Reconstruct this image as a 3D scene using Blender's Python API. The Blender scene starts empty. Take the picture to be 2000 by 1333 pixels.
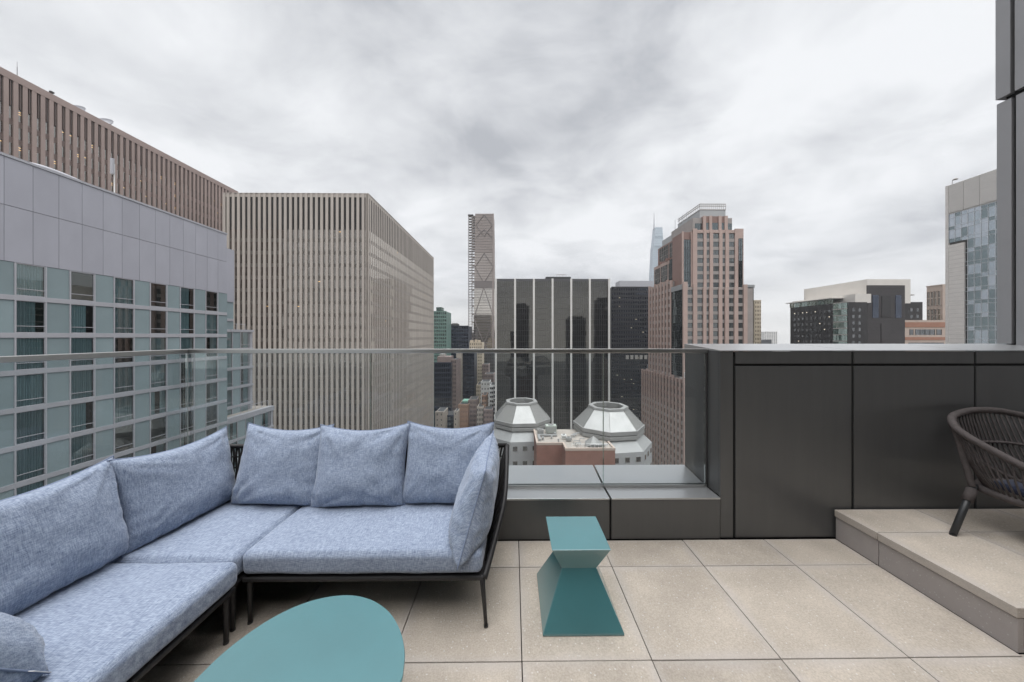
import bpy, bmesh, math, random
from mathutils import Vector, Matrix, noise
random.seed(7)
R = math.radians
scene = bpy.context.scene
COL = scene.collection

# ------------------------------------------------------------------ camera, sky, sun, exposure
H = 1.534
FPX = 620.0                                   # focal length in pixels of a 2000 px wide frame
cam_d = bpy.data.cameras.new('camera'); cam = bpy.data.objects.new('camera', cam_d); COL.objects.link(cam)
cam.location = (0, 0, H); cam.rotation_euler = (R(90), 0, R(-0.55))
cam_d.sensor_width = 36; cam_d.lens = FPX / 2000 * 36
cam_d.shift_x = -8 / 2000; cam_d.shift_y = -9.5 / 2000
cam_d.clip_start = 0.05; cam_d.clip_end = 12000
scene.camera = cam
scene.render.resolution_x = 1024; scene.render.resolution_y = 682
scene.view_settings.view_transform = 'Standard'
try: scene.view_settings.look = 'None'
except Exception: pass
scene.view_settings.gamma = 1; scene.view_settings.use_curve_mapping = False
scene.view_settings.exposure = 1.38
scene.render.engine = 'CYCLES'
scene.cycles.use_denoising = True
scene.cycles.max_bounces = 8; scene.cycles.diffuse_bounces = 4; scene.cycles.glossy_bounces = 4
scene.cycles.transparent_max_bounces = 16; scene.cycles.caustics_reflective = False; scene.cycles.caustics_refractive = False

SUN_EL, SUN_AZ = R(72), R(150)                # azimuth from +Y towards +X
sun_d = bpy.data.lights.new('sun', 'SUN'); sun = bpy.data.objects.new('sun', sun_d); COL.objects.link(sun)
sun_d.energy = 1.5; sun_d.angle = R(80); sun_d.color = (1.0, 0.97, 0.93)
sv = Vector((math.sin(SUN_AZ) * math.cos(SUN_EL), math.cos(SUN_AZ) * math.cos(SUN_EL), math.sin(SUN_EL)))
sun.rotation_euler = sv.to_track_quat('Z', 'Y').to_euler()

world = bpy.data.worlds.new('World'); scene.world = world; world.use_nodes = True
def build_world():
    nt = world.node_tree; N = nt.nodes; L = nt.links; N.clear()
    out = N.new('ShaderNodeOutputWorld'); bg = N.new('ShaderNodeBackground'); bg.inputs['Strength'].default_value = 0.1
    sky = N.new('ShaderNodeTexSky'); sky.sky_type = 'NISHITA'; sky.sun_disc = False
    sky.sun_elevation = SUN_EL; sky.sun_rotation = SUN_AZ
    tc = N.new('ShaderNodeNewGeometry'); sep = N.new('ShaderNodeSeparateXYZ')
    dr = N.new('ShaderNodeVectorMath'); dr.operation = 'MULTIPLY_ADD'; dr.inputs[1].default_value = (-1, -1, -1); dr.inputs[2].default_value = (0, 0, 0); L.new(tc.outputs['Incoming'], dr.inputs[0]); L.new(dr.outputs[0], sep.inputs[0])
    def math_(op, a, b=None, clamp=False):
        n = N.new('ShaderNodeMath'); n.operation = op; n.use_clamp = clamp
        for i, x in enumerate((a, b)):
            if x is None: continue
            if isinstance(x, (int, float)): n.inputs[i].default_value = x
            else: L.new(x, n.inputs[i])
        return n.outputs[0]
    z = sep.outputs['Z']; zc = math_('MAXIMUM', z, 0.0); den = math_('ADD', zc, 0.26)
    px = math_('DIVIDE', sep.outputs['X'], den); py = math_('DIVIDE', sep.outputs['Y'], den)
    cmb = N.new('ShaderNodeCombineXYZ'); L.new(px, cmb.inputs[0]); L.new(py, cmb.inputs[1])
    def noise_(scale, detail, rough, loc, sc, dist=0.0):
        mp = N.new('ShaderNodeMapping'); mp.inputs['Location'].default_value = loc; mp.inputs['Scale'].default_value = sc
        mp.inputs['Rotation'].default_value = (0, 0, R(40)); L.new(cmb.outputs[0], mp.inputs[0])
        n = N.new('ShaderNodeTexNoise'); n.inputs['Scale'].default_value = scale; n.inputs['Detail'].default_value = detail
        n.inputs['Roughness'].default_value = rough; n.inputs['Distortion'].default_value = dist
        L.new(mp.outputs[0], n.inputs['Vector']); return n.outputs['Fac']
    n1 = noise_(0.75, 4, 0.5, (11.7, 8.9, 0), (1.0, 1.25, 1), 0.3)
    n2 = noise_(2.5, 7, 0.6, (8.3, 4.2, 2), (1.0, 1.25, 1), 0.4)
    mixn = math_('ADD', math_('MULTIPLY', n1, 0.65), math_('MULTIPLY', n2, 0.35))
    ramp = N.new('ShaderNodeValToRGB'); e = ramp.color_ramp.elements
    e[0].position = 0.39; e[0].color = (0.24, 0.25, 0.27, 1); e[1].position = 0.575; e[1].color = (0.46, 0.468, 0.482, 1)
    m = e.new(0.47); m.color = (0.345, 0.354, 0.371, 1)
    L.new(mixn, ramp.inputs[0])
    # cream brightening towards the horizon
    hz = N.new('ShaderNodeMapRange'); hz.inputs['From Min'].default_value = 0.0; hz.inputs['From Max'].default_value = 0.2
    hz.inputs['To Min'].default_value = 0.62; hz.inputs['To Max'].default_value = 0.0; hz.interpolation_type = 'SMOOTHSTEP'; L.new(zc, hz.inputs['Value'])
    mh = N.new('ShaderNodeMixRGB'); L.new(hz.outputs[0], mh.inputs[0]); L.new(ramp.outputs[0], mh.inputs[1]); mh.inputs[2].default_value = (0.44, 0.434, 0.418, 1)
    # an overcast sky brightens towards the zenith
    gz = N.new('ShaderNodeMapRange'); gz.interpolation_type = 'SMOOTHSTEP'; gz.inputs['From Min'].default_value = 0.72; gz.inputs['From Max'].default_value = 1.0; gz.inputs['To Min'].default_value = 0.76; gz.inputs['To Max'].default_value = 3.7; L.new(zc, gz.inputs['Value']); gr = gz.outputs[0]
    gain = math_('MULTIPLY', gr, 10.0)
    vm = N.new('ShaderNodeVectorMath'); vm.operation = 'SCALE'; L.new(mh.outputs[0], vm.inputs[0]); L.new(gain, vm.inputs['Scale'])
    mx = N.new('ShaderNodeMixRGB'); mx.inputs[0].default_value = 0.996; L.new(sky.outputs[0], mx.inputs[1]); L.new(vm.outputs[0], mx.inputs[2])
    L.new(mx.outputs[0], bg.inputs['Color']); L.new(bg.outputs[0], out.inputs[0])
build_world()

# ------------------------------------------------------------------ helpers
def wloc(o):
    v = Vector((0, 0, 0))
    while o is not None:
        v += o.location; o = o.parent
    return v

def thing(name, label, cat, loc=(0, 0, 0), group=None, kind=None):
    o = bpy.data.objects.new(name, None); COL.objects.link(o); o.location = loc; o.empty_display_size = 0.1
    if kind: o['kind'] = kind
    else: o['label'] = label; o['category'] = cat
    if group: o['group'] = group
    return o

def tag(o, label, cat, group=None):
    o['label'] = label; o['category'] = cat
    if group: o['group'] = group
    return o

class MB:
    def __init__(s): s.v = []; s.f = []; s.mi = []
    def face(s, pts, mi=0):
        b = len(s.v); s.v += [tuple(p) for p in pts]; s.f.append(tuple(range(b, b + len(pts)))); s.mi.append(mi)
    def box(s, x0, x1, y0, y1, z0, z1, mi=0):
        if x0 > x1: x0, x1 = x1, x0
        if y0 > y1: y0, y1 = y1, y0
        if z0 > z1: z0, z1 = z1, z0
        b = len(s.v)
        s.v += [(x0,y0,z0),(x1,y0,z0),(x1,y1,z0),(x0,y1,z0),(x0,y0,z1),(x1,y0,z1),(x1,y1,z1),(x0,y1,z1)]
        for q in ((0,3,2,1),(4,5,6,7),(0,1,5,4),(1,2,6,5),(2,3,7,6),(3,0,4,7)):
            s.f.append(tuple(b + i for i in q)); s.mi.append(mi)
    def hexa(s, bot, top, mi=0):
        n = len(bot); b = len(s.v); s.v += [tuple(p) for p in bot] + [tuple(p) for p in top]
        s.f.append(tuple(b + i for i in reversed(range(n)))); s.mi.append(mi)
        s.f.append(tuple(b + n + i for i in range(n))); s.mi.append(mi)
        for i in range(n):
            j = (i + 1) % n; s.f.append((b + i, b + j, b + n + j, b + n + i)); s.mi.append(mi)
    def tube(s, pts, r, n=8, closed=False, mi=0, squash=1.0):
        pts = [Vector(p) for p in pts]; m = len(pts)
        rr = r if isinstance(r, (list, tuple)) else [r] * m
        b = len(s.v); up = None
        for i, p in enumerate(pts):
            if closed: t = pts[(i + 1) % m] - pts[i - 1]
            else: t = pts[min(i + 1, m - 1)] - pts[max(i - 1, 0)]
            t.normalize()
            if up is None:
                up = Vector((0, 0, 1)) if abs(t.z) < 0.9 else Vector((1, 0, 0))
            a = t.cross(up)
            if a.length < 1e-6: a = t.orthogonal()
            a.normalize(); c = a.cross(t); up = c
            for k in range(n):
                g = 2 * math.pi * k / n
                s.v.append(tuple(p + a * math.cos(g) * rr[i] + c * math.sin(g) * rr[i] * squash))
        for i in range(m if closed else m - 1):
            j = (i + 1) % m
            for k in range(n):
                l = (k + 1) % n
                s.f.append((b + i*n + k, b + i*n + l, b + j*n + l, b + j*n + k)); s.mi.append(mi)
        if not closed:
            s.f.append(tuple(b + k for k in reversed(range(n)))); s.mi.append(mi)
            s.f.append(tuple(b + (m-1)*n + k for k in range(n))); s.mi.append(mi)
    def lathe(s, c, prof, n=24, mi=0):
        b = len(s.v)
        for r, z in prof:
            for k in range(n):
                g = 2*math.pi*k/n; s.v.append((c[0] + r*math.cos(g), c[1] + r*math.sin(g), c[2] + z))
        for i in range(len(prof) - 1):
            for k in range(n):
                l = (k+1) % n; s.f.append((b+i*n+k, b+i*n+l, b+(i+1)*n+l, b+(i+1)*n+k)); s.mi.append(mi)
    def mesh(s, name, mats, origin=(0, 0, 0), smooth=False):
        me = bpy.data.meshes.new(name); ox, oy, oz = origin
        me.from_pydata([(x-ox, y-oy, z-oz) for x, y, z in s.v], [], s.f)
        for m in (mats if isinstance(mats, (list, tuple)) else [mats]): me.materials.append(m)
        me.polygons.foreach_set('material_index', s.mi)
        if smooth: me.polygons.foreach_set('use_smooth', [True] * len(s.f))
        me.update(); return me
    def build(s, name, mats, parent=None, origin=None, smooth=False, stuff=False, bevel=0.0):
        if not s.f: return None
        org = Vector(origin) if origin is not None else (wloc(parent) if parent else Vector((0, 0, 0)))
        o = bpy.data.objects.new(name, s.mesh(name, mats, org, smooth)); COL.objects.link(o)
        o.parent = parent
        o.location = org - (wloc(parent) if parent else Vector((0, 0, 0)))
        if stuff: o['kind'] = 'stuff'
        if bevel:
            b = o.modifiers.new('bevel', 'BEVEL'); b.width = bevel; b.segments = 2; b.limit_method = 'ANGLE'; b.angle_limit = R(40)
        return o

def piece(name, me, parent, w, rz=0.0):
    o = bpy.data.objects.new(name, me); COL.objects.link(o); o.parent = parent
    o.location = Vector(w) - wloc(parent); o.rotation_euler = (0, 0, rz); return o

YAW = R(0.55)
def wx(px, Y): return Y * math.tan(math.atan((px - 1008.0) / FPX) + YAW)          # metres across at distance Y
def wz(py, Y, px=1002.0): return H - (py - 657.0) / FPX * Y / (math.cos(YAW) - (px - 1008.0) / FPX * math.sin(YAW))       # metres up at distance Y

class Face:
    """a vertical facade: 'front' looks to -Y, 'east' looks to +X, 'west' looks to -X; u runs along it, d points outwards"""
    def __init__(s, kind, plane): s.k = kind; s.p = plane
    def P(s, u, d, z):
        if s.k == 'front': return (u, s.p - d, z)
        if s.k == 'east': return (s.p + d, u, z)
        return (s.p - d, u, z)
    def box(s, mb, u0, u1, d0, d1, z0, z1, mi=0):
        a = s.P(u0, d0, z0); b = s.P(u1, d1, z1); mb.box(a[0], b[0], a[1], b[1], a[2], b[2], mi)
    def pane(s, mb, u0, u1, d, z0, z1, tilt=0.003, mi=0):
        a = random.gauss(0, tilt); b = random.gauss(0, tilt); uc = (u0+u1)/2; zc = (z0+z1)/2
        f = lambda u, z: s.P(u, d + a*(u-uc) + b*(z-zc), z)
        pts = [f(u0, z0), f(u1, z0), f(u1, z1), f(u0, z1)]
        if s.k == 'west': pts.reverse()
        mb.face(pts, mi)

def catmull(P, n=10, closed=False):
    P = [Vector(p) for p in P]; m = len(P); out = []
    rng = range(m) if closed else range(m - 1)
    for i in rng:
        if closed: p0, p1, p2, p3 = P[i-1], P[i], P[(i+1) % m], P[(i+2) % m]
        else: p0, p1, p2, p3 = P[max(i-1, 0)], P[i], P[i+1], P[min(i+2, m-1)]
        for k in range(n):
            t = k / n
            out.append(0.5*((2*p1) + (p2-p0)*t + (2*p0-5*p1+4*p2-p3)*t*t + (3*p1-p0-3*p2+p3)*t*t*t))
    if not closed: out.append(P[-1])
    return out

# ------------------------------------------------------------------ materials
def nodes_of(name):
    m = bpy.data.materials.new(name); m.use_nodes = True; nt = m.node_tree; N = nt.nodes; N.clear()
    out = N.new('ShaderNodeOutputMaterial'); return m, nt, N, nt.links, out

def rgb(c): return (c[0], c[1], c[2], 1)

def mat(name, col, rough=0.6, metal=0.0, var=0.12, scale=1.5, stretch=(1, 1, 1), bump=0.0, bscale=40.0, rnd=0.0, spec=0.5, detail=4, speck=None, speck_scale=300, rvar=0.0, edge=None, stain=0.0):
    m, nt, N, L, out = nodes_of(name)
    p = N.new('ShaderNodeBsdfPrincipled'); L.new(p.outputs[0], out.inputs[0])
    p.inputs['Roughness'].default_value = rough; p.inputs['Metallic'].default_value = metal
    p.inputs['Specular IOR Level'].default_value = spec
    tc = N.new('ShaderNodeTexCoord'); oi = N.new('ShaderNodeObjectInfo')
    off = N.new('ShaderNodeVectorMath'); off.operation = 'MULTIPLY_ADD'; L.new(oi.outputs['Random'], off.inputs[0]); off.inputs[1].default_value = (37, 53, 71); L.new(tc.outputs['Object'], off.inputs[2])
    mp = N.new('ShaderNodeMapping'); mp.inputs['Scale'].default_value = stretch; L.new(off.outputs[0], mp.inputs[0])
    n = N.new('ShaderNodeTexNoise'); n.inputs['Scale'].default_value = scale; n.inputs['Detail'].default_value = detail; n.inputs['Roughness'].default_value = 0.6
    L.new(mp.outputs[0], n.inputs['Vector'])
    r = N.new('ShaderNodeValToRGB'); e = r.color_ramp.elements
    e[0].position = 0.3; e[0].color = rgb([c*(1-var) for c in col]); e[1].position = 0.7; e[1].color = rgb([min(c*(1+var), 0.95) for c in col])
    L.new(n.outputs['Fac'], r.inputs[0]); colour = r.outputs[0]
    if speck:
        v = N.new('ShaderNodeTexVoronoi'); v.inputs['Scale'].default_value = speck_scale; L.new(off.outputs[0], v.inputs['Vector'])
        s1 = N.new('ShaderNodeSeparateColor'); L.new(v.outputs['Color'], s1.inputs[0])
        g = N.new('ShaderNodeMath'); g.operation = 'GREATER_THAN'; g.inputs[1].default_value = 0.965; L.new(s1.outputs[0], g.inputs[0])
        lt = N.new('ShaderNodeMath'); lt.operation = 'LESS_THAN'; lt.inputs[1].default_value = 0.42; L.new(v.outputs['Distance'], lt.inputs[0])
        an = N.new('ShaderNodeMath'); an.operation = 'MULTIPLY'; L.new(g.outputs[0], an.inputs[0]); L.new(lt.outputs[0], an.inputs[1])
        mx = N.new('ShaderNodeMixRGB'); L.new(an.outputs[0], mx.inputs[0]); L.new(colour, mx.inputs[1]); mx.inputs[2].default_value = rgb(speck); colour = mx.outputs[0]
    if stain:
        ns = N.new('ShaderNodeTexNoise'); ns.inputs['Scale'].default_value = 1.6; ns.inputs['Detail'].default_value = 7; ns.inputs['Roughness'].default_value = 0.62; L.new(off.outputs[0], ns.inputs['Vector'])
        nf = N.new('ShaderNodeTexNoise'); nf.inputs['Scale'].default_value = 130; nf.inputs['Detail'].default_value = 3; L.new(off.outputs[0], nf.inputs['Vector'])
        m1 = N.new('ShaderNodeMapRange'); m1.inputs['From Min'].default_value = 0.3; m1.inputs['From Max'].default_value = 0.62; m1.inputs['To Min'].default_value = 1-stain; m1.inputs['To Max'].default_value = 1.03; L.new(ns.outputs['Fac'], m1.inputs['Value'])
        m3 = N.new('ShaderNodeMapRange'); m3.inputs['From Min'].default_value = 0.3; m3.inputs['From Max'].default_value = 0.7; m3.inputs['To Min'].default_value = 0.86; m3.inputs['To Max'].default_value = 1.14; L.new(nf.outputs['Fac'], m3.inputs['Value'])
        mm_ = N.new('ShaderNodeMath'); mm_.operation = 'MULTIPLY'; L.new(m1.outputs[0], mm_.inputs[0]); L.new(m3.outputs[0], mm_.inputs[1])
        ss = N.new('ShaderNodeVectorMath'); ss.operation = 'SCALE'; L.new(colour, ss.inputs[0]); L.new(mm_.outputs[0], ss.inputs['Scale']); colour = ss.outputs[0]
    if edge:
        sg = N.new('ShaderNodeSeparateXYZ'); L.new(tc.outputs['Generated'], sg.inputs[0]); ds = []
        for ax in (0, 1):
            u = N.new('ShaderNodeMath'); u.operation = 'SUBTRACT'; L.new(sg.outputs[ax], u.inputs[0]); u.inputs[1].default_value = 0.5
            w = N.new('ShaderNodeMath'); w.operation = 'ABSOLUTE'; L.new(u.outputs[0], w.inputs[0]); ds.append(w.outputs[0])
        mxm = N.new('ShaderNodeMath'); mxm.operation = 'MAXIMUM'; L.new(ds[0], mxm.inputs[0]); L.new(ds[1], mxm.inputs[1])
        nn = N.new('ShaderNodeMath'); nn.operation = 'MULTIPLY_ADD'; L.new(n.outputs['Fac'], nn.inputs[0]); nn.inputs[1].default_value = 0.22; L.new(mxm.outputs[0], nn.inputs[2])
        er = N.new('ShaderNodeMapRange'); er.inputs['From Min'].default_value = 0.50; er.inputs['From Max'].default_value = 0.64; er.inputs['To Max'].default_value = 0.6; er.interpolation_type = 'SMOOTHSTEP'; L.new(nn.outputs[0], er.inputs['Value'])
        me_ = N.new('ShaderNodeMixRGB'); L.new(er.outputs[0], me_.inputs[0]); L.new(colour, me_.inputs[1]); me_.inputs[2].default_value = rgb(edge); colour = me_.outputs[0]
    if rnd:
        mr = N.new('ShaderNodeMapRange'); mr.inputs['To Min'].default_value = 1-rnd; mr.inputs['To Max'].default_value = 1+rnd; L.new(oi.outputs['Random'], mr.inputs['Value'])
        sc = N.new('ShaderNodeVectorMath'); sc.operation = 'SCALE'; L.new(colour, sc.inputs[0]); L.new(mr.outputs[0], sc.inputs['Scale']); colour = sc.outputs[0]
    L.new(colour, p.inputs['Base Color'])
    if rvar:
        mr = N.new('ShaderNodeMapRange'); mr.inputs['To Min'].default_value = rough-rvar; mr.inputs['To Max'].default_value = rough+rvar; L.new(n.outputs['Fac'], mr.inputs['Value']); L.new(mr.outputs[0], p.inputs['Roughness'])
    if bump:
        nb = N.new('ShaderNodeTexNoise'); nb.inputs['Scale'].default_value = bscale; nb.inputs['Detail'].default_value = 5; L.new(off.outputs[0], nb.inputs['Vector'])
        b = N.new('ShaderNodeBump'); b.inputs['Strength'].default_value = bump; b.inputs['Distance'].default_value = 0.01; L.new(nb.outputs['Fac'], b.inputs['Height']); L.new(b.outputs[0], p.inputs['Normal'])
    return m

def glass_facade(name, col, tint, refl, rough=0.03, var=0.5, cell=(1.5, 1.5, 3.9)):
    """coated office glazing: a dark interior behind a mirror coat; pane to pane the interior differs a little"""
    m, nt, N, L, out = nodes_of(name)
    tc = N.new('ShaderNodeTexCoord'); mp = N.new('ShaderNodeVectorMath'); mp.operation = 'DIVIDE'; mp.inputs[1].default_value = cell; L.new(tc.outputs['Object'], mp.inputs[0])
    fl = N.new('ShaderNodeVectorMath'); fl.operation = 'FLOOR'; L.new(mp.outputs[0], fl.inputs[0])
    wn = N.new('ShaderNodeTexWhiteNoise'); wn.noise_dimensions = '3D'; L.new(fl.outputs[0], wn.inputs['Vector'])
    mr = N.new('ShaderNodeMapRange'); mr.inputs['To Min'].default_value = 1-var; mr.inputs['To Max'].default_value = 1+var; L.new(wn.outputs['Value'], mr.inputs['Value'])
    sc = N.new('ShaderNodeVectorMath'); sc.operation = 'SCALE'; sc.inputs[0].default_value = col; L.new(mr.outputs[0], sc.inputs['Scale'])
    d = N.new('ShaderNodeBsdfDiffuse'); L.new(sc.outputs[0], d.inputs['Color'])
    g = N.new('ShaderNodeBsdfGlossy'); g.inputs['Color'].default_value = rgb(tint); g.inputs['Roughness'].default_value = rough
    fr = N.new('ShaderNodeFresnel'); fr.inputs['IOR'].default_value = 1.5
    mx = N.new('ShaderNodeMapRange'); mx.inputs['From Min'].default_value = 0.04; mx.inputs['From Max'].default_value = 1; mx.inputs['To Min'].default_value = refl; mx.inputs['To Max'].default_value = 0.95; L.new(fr.outputs[0], mx.inputs['Value'])
    ms = N.new('ShaderNodeMixShader'); L.new(mx.outputs[0], ms.inputs[0]); L.new(d.outputs[0], ms.inputs[1]); L.new(g.outputs[0], ms.inputs[2]); L.new(ms.outputs[0], out.inputs[0])
    return m

def clear_glass(name, tint, refl=0.05, rough=0.0, top=0.9, dust=0.0):
    m, nt, N, L, out = nodes_of(name)
    t = N.new('ShaderNodeBsdfTransparent'); t.inputs['Color'].default_value = rgb(tint)
    g = N.new('ShaderNodeBsdfGlossy'); g.inputs['Roughness'].default_value = rough; g.inputs['Color'].default_value = (0.95, 1, 0.98, 1)
    fr = N.new('ShaderNodeFresnel'); fr.inputs['IOR'].default_value = 1.45
    mx = N.new('ShaderNodeMapRange'); mx.inputs['From Min'].default_value = 0.034; mx.inputs['From Max'].default_value = 1; mx.inputs['To Min'].default_value = refl; mx.inputs['To Max'].default_value = top; L.new(fr.outputs[0], mx.inputs['Value'])
    ms = N.new('ShaderNodeMixShader'); L.new(mx.outputs[0], ms.inputs[0]); L.new(t.outputs[0], ms.inputs[1]); L.new(g.outputs[0], ms.inputs[2]); res = ms.outputs[0]
    if dust:
        tc = N.new('ShaderNodeTexCoord'); n = N.new('ShaderNodeTexNoise'); n.inputs['Scale'].default_value = 2.5; n.inputs['Detail'].default_value = 6; L.new(tc.outputs['Object'], n.inputs['Vector'])
        r = N.new('ShaderNodeMapRange'); r.inputs['From Min'].default_value = 0.35; r.inputs['From Max'].default_value = 0.75; r.inputs['To Min'].default_value = dust*0.5; r.inputs['To Max'].default_value = dust*1.6; L.new(n.outputs['Fac'], r.inputs['Value'])
        df = N.new('ShaderNodeBsdfDiffuse'); df.inputs['Color'].default_value = (0.6, 0.62, 0.64, 1); m2 = N.new('ShaderNodeMixShader'); L.new(r.outputs[0], m2.inputs[0]); L.new(res, m2.inputs[1]); L.new(df.outputs[0], m2.inputs[2]); res = m2.outputs[0]
    L.new(res, out.inputs[0])
    return m

def emit(name, col, s):
    m, nt, N, L, out = nodes_of(name); e = N.new('ShaderNodeEmission'); e.inputs[0].default_value = rgb(col); e.inputs[1].default_value = s; L.new(e.outputs[0], out.inputs[0]); return m

def fabric(name, dark, light):
    """slubbed linen: fine threads both ways, uneven in thickness and shade"""
    m, nt, N, L, out = nodes_of(name)
    p = N.new('ShaderNodeBsdfPrincipled'); L.new(p.outputs[0], out.inputs[0]); p.inputs['Roughness'].default_value = 0.9; p.inputs['Specular IOR Level'].default_value = 0.2
    p.inputs['Sheen Weight'].default_value = 0.25; p.inputs['Sheen Roughness'].default_value = 0.5
    tc = N.new('ShaderNodeTexCoord'); oi = N.new('ShaderNodeObjectInfo')
    off = N.new('ShaderNodeVectorMath'); off.operation = 'MULTIPLY_ADD'; L.new(oi.outputs['Random'], off.inputs[0]); off.inputs[1].default_value = (11, 7, 13); L.new(tc.outputs['Object'], off.inputs[2])
    def nz(sc, s, d):
        mp = N.new('ShaderNodeMapping'); mp.inputs['Scale'].default_value = sc; L.new(off.outputs[0], mp.inputs[0])
        n = N.new('ShaderNodeTexNoise'); n.inputs['Scale'].default_value = s; n.inputs['Detail'].default_value = d; n.inputs['Roughness'].default_value = 0.65; L.new(mp.outputs[0], n.inputs['Vector']); return n.outputs['Fac']
    a = nz((1, 8, 8), 38, 2); b = nz((8, 1, 1), 38, 2); c = nz((1, 1, 1), 9, 4)
    def ad(x, y, op='ADD', k=None):
        n = N.new('ShaderNodeMath'); n.operation = op; L.new(x, n.inputs[0])
        if k is None: L.new(y, n.inputs[1])
        else: n.inputs[1].default_value = k
        return n.outputs[0]
    s = ad(ad(ad(a, None, 'MULTIPLY', 0.46), ad(b, None, 'MULTIPLY', 0.46)), ad(c, None, 'MULTIPLY', 0.08))
    r = N.new('ShaderNodeValToRGB'); e = r.color_ramp.elements; e[0].position = 0.35; e[0].color = rgb(dark); e[1].position = 0.63; e[1].color = rgb(light); L.new(s, r.inputs[0])
    L.new(r.outputs[0], p.inputs['Base Color'])
    bp = N.new('ShaderNodeBump'); bp.inputs['Strength'].default_value = 0.35; bp.inputs['Distance'].default_value = 0.002; L.new(s, bp.inputs['Height']); L.new(bp.outputs[0], p.inputs['Normal'])
    return m

def gridded(name, col, line, cell, w, rough=0.5):
    """a far facade too small to tell its pieces apart: colour steps floor by floor"""
    return mat(name, col, rough=rough)

M = {}
M['paver'] = mat('paver', (0.44, 0.388, 0.328), 0.85, var=0.08, scale=3.2, bump=0.25, bscale=220, rnd=0.10, spec=0.3, detail=8, speck=(0.56, 0.54, 0.51), speck_scale=120, stain=0.11, edge=(0.43, 0.395, 0.37))
M['riser'] = mat('riser', (0.365, 0.335, 0.322), 0.85, var=0.10, scale=3, bump=0.25, bscale=220, rnd=0.05, spec=0.3, detail=8, speck=(0.45, 0.43, 0.42), speck_scale=150)
M['joint'] = mat('joint', (0.03, 0.028, 0.026), 0.9)
M['membrane'] = mat('membrane', (0.08, 0.075, 0.07), 0.9)
M['panel'] = mat('dark_metal_panel', (0.11, 0.111, 0.111), 0.36, metal=0.4, var=0.045, scale=2.2, stretch=(7, 7, 0.4), rvar=0.05, rnd=0.04)
M['cap'] = mat('metal_cap', (0.46, 0.465, 0.47), 0.30, metal=0.7, var=0.03, scale=1.2)
M['groove'] = mat('groove', (0.008, 0.008, 0.008), 0.8)
M['rail'] = mat('brushed_steel', (0.56, 0.56, 0.55), 0.3, metal=1.0, var=0.05)
M['guard_glass'] = clear_glass('guard_glass', (0.93, 0.95, 0.955), 0.018, top=0.35, dust=0.022)
M['glass_edge'] = clear_glass('glass_edge', (0.72, 0.78, 0.77), 0.06)
M['gasket'] = mat('gasket', (0.05, 0.05, 0.05), 0.6)
M['clad'] = mat('grey_cladding', (0.36, 0.36, 0.37), 0.42, metal=0.25, var=0.05, scale=2, rnd=0.03)
M['fabric'] = fabric('blue_linen', (0.112, 0.147, 0.226), (0.380, 0.438, 0.54))
M['piping'] = mat('blue_piping', (0.20, 0.245, 0.35), 0.9)
M['frame'] = mat('dark_frame', (0.022, 0.021, 0.022), 0.5, spec=0.4)
M['rope_dark'] = mat('charcoal_rope', (0.025, 0.023, 0.023), 0.85, bump=0.5, bscale=300)
M['rope'] = mat('brown_rope', (0.078, 0.066, 0.064), 0.85, var=0.2, scale=30, bump=0.4, bscale=400)
M['leg'] = mat('chair_leg', (0.03, 0.032, 0.034), 0.45)
M['chair_blue'] = fabric('navy_cushion', (0.007, 0.009, 0.022), (0.02, 0.027, 0.055))
M['teal'] = mat('teal_paint', (0.044, 0.172, 0.19), 0.36, spec=0.9, var=0.07, scale=3.5, bump=0.03, bscale=60, rvar=0.05)
b_ = [n for n in M['teal'].node_tree.nodes if n.type == 'BSDF_PRINCIPLED'][0]; b_.inputs['Coat Weight'].default_value = 1.0; b_.inputs['Coat IOR'].default_value = 1.65; b_.inputs['Coat Roughness'].default_value = 0.22
M['tag'] = mat('white_tag', (0.75, 0.74, 0.72), 0.8)

# ------------------------------------------------------------------ ground and the tower under the terrace
GZ = -150.0
mb = MB(); mb.face([(-2500, -1500, GZ), (2500, -1500, GZ), (2500, 2500, GZ), (-2500, 2500, GZ)])
o = mb.build('ground', mat('asphalt', (0.055, 0.055, 0.056), 0.9, var=0.3, scale=0.02)); o['kind'] = 'structure'
YW = 2.386                       # front of the knee wall
YG = 2.562                       # guard glass plane
YO = 2.89                        # outer face
XL = -2.59                       # left glass plane
XP = 1.572                       # left face of the tall parapet
XR = 4.484                        # cladding wall at the right
mb = MB(); mb.box(-2.93, 9, -9, YO + 0.005, GZ + 0.01, -0.075)
o = mb.build('terrace_slab', M['membrane']); o['kind'] = 'structure'

# pavers of the terrace
floor = thing('terrace_floor', None, None, kind='structure')
P_ = 0.6165
def paver(x0, x1, y0, y1, z1, th, parent, m, name='paver', dz=0.0):
    g = 0.0022; mb = MB(); mb.box(x0+g, x1-g, y0+g, y1-g, z1-th, z1+dz)
    return mb.build(name, m, parent, origin=((x0+x1)/2, (y0+y1)/2, z1), bevel=0.0025)
xs = [0.042 + P_*k for k in range(-5, 4)]; xs[0] = -2.41
xs = [x for x in xs if x < 2.3] + [2.441]
ys = [2.381, 2.107, 1.497, 0.882, 0.2695, -0.343, -0.9555, -1.568, -2.18, -2.79]
for i in range(len(xs)-1):
    for j in range(len(ys)-1):
        paver(xs[i], xs[i+1], ys[j+1], ys[j], 0.0, 0.05, floor, M['paver'], dz=random.uniform(-0.0015, 0.0015))
xr = [2.43, 3.0465, 3.663, 4.2795, XR]
for i in range(4):                                        # beyond the platform's near edge the floor runs on
    for j in range(2, len(ys)-1):
        paver(max(xr[i], 2.441), xr[i+1], ys[j+1], 1.5115 if j == 2 else ys[j], 0.0, 0.05, floor, M['paver'], dz=random.uniform(-0.0015, 0.0015))

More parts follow.
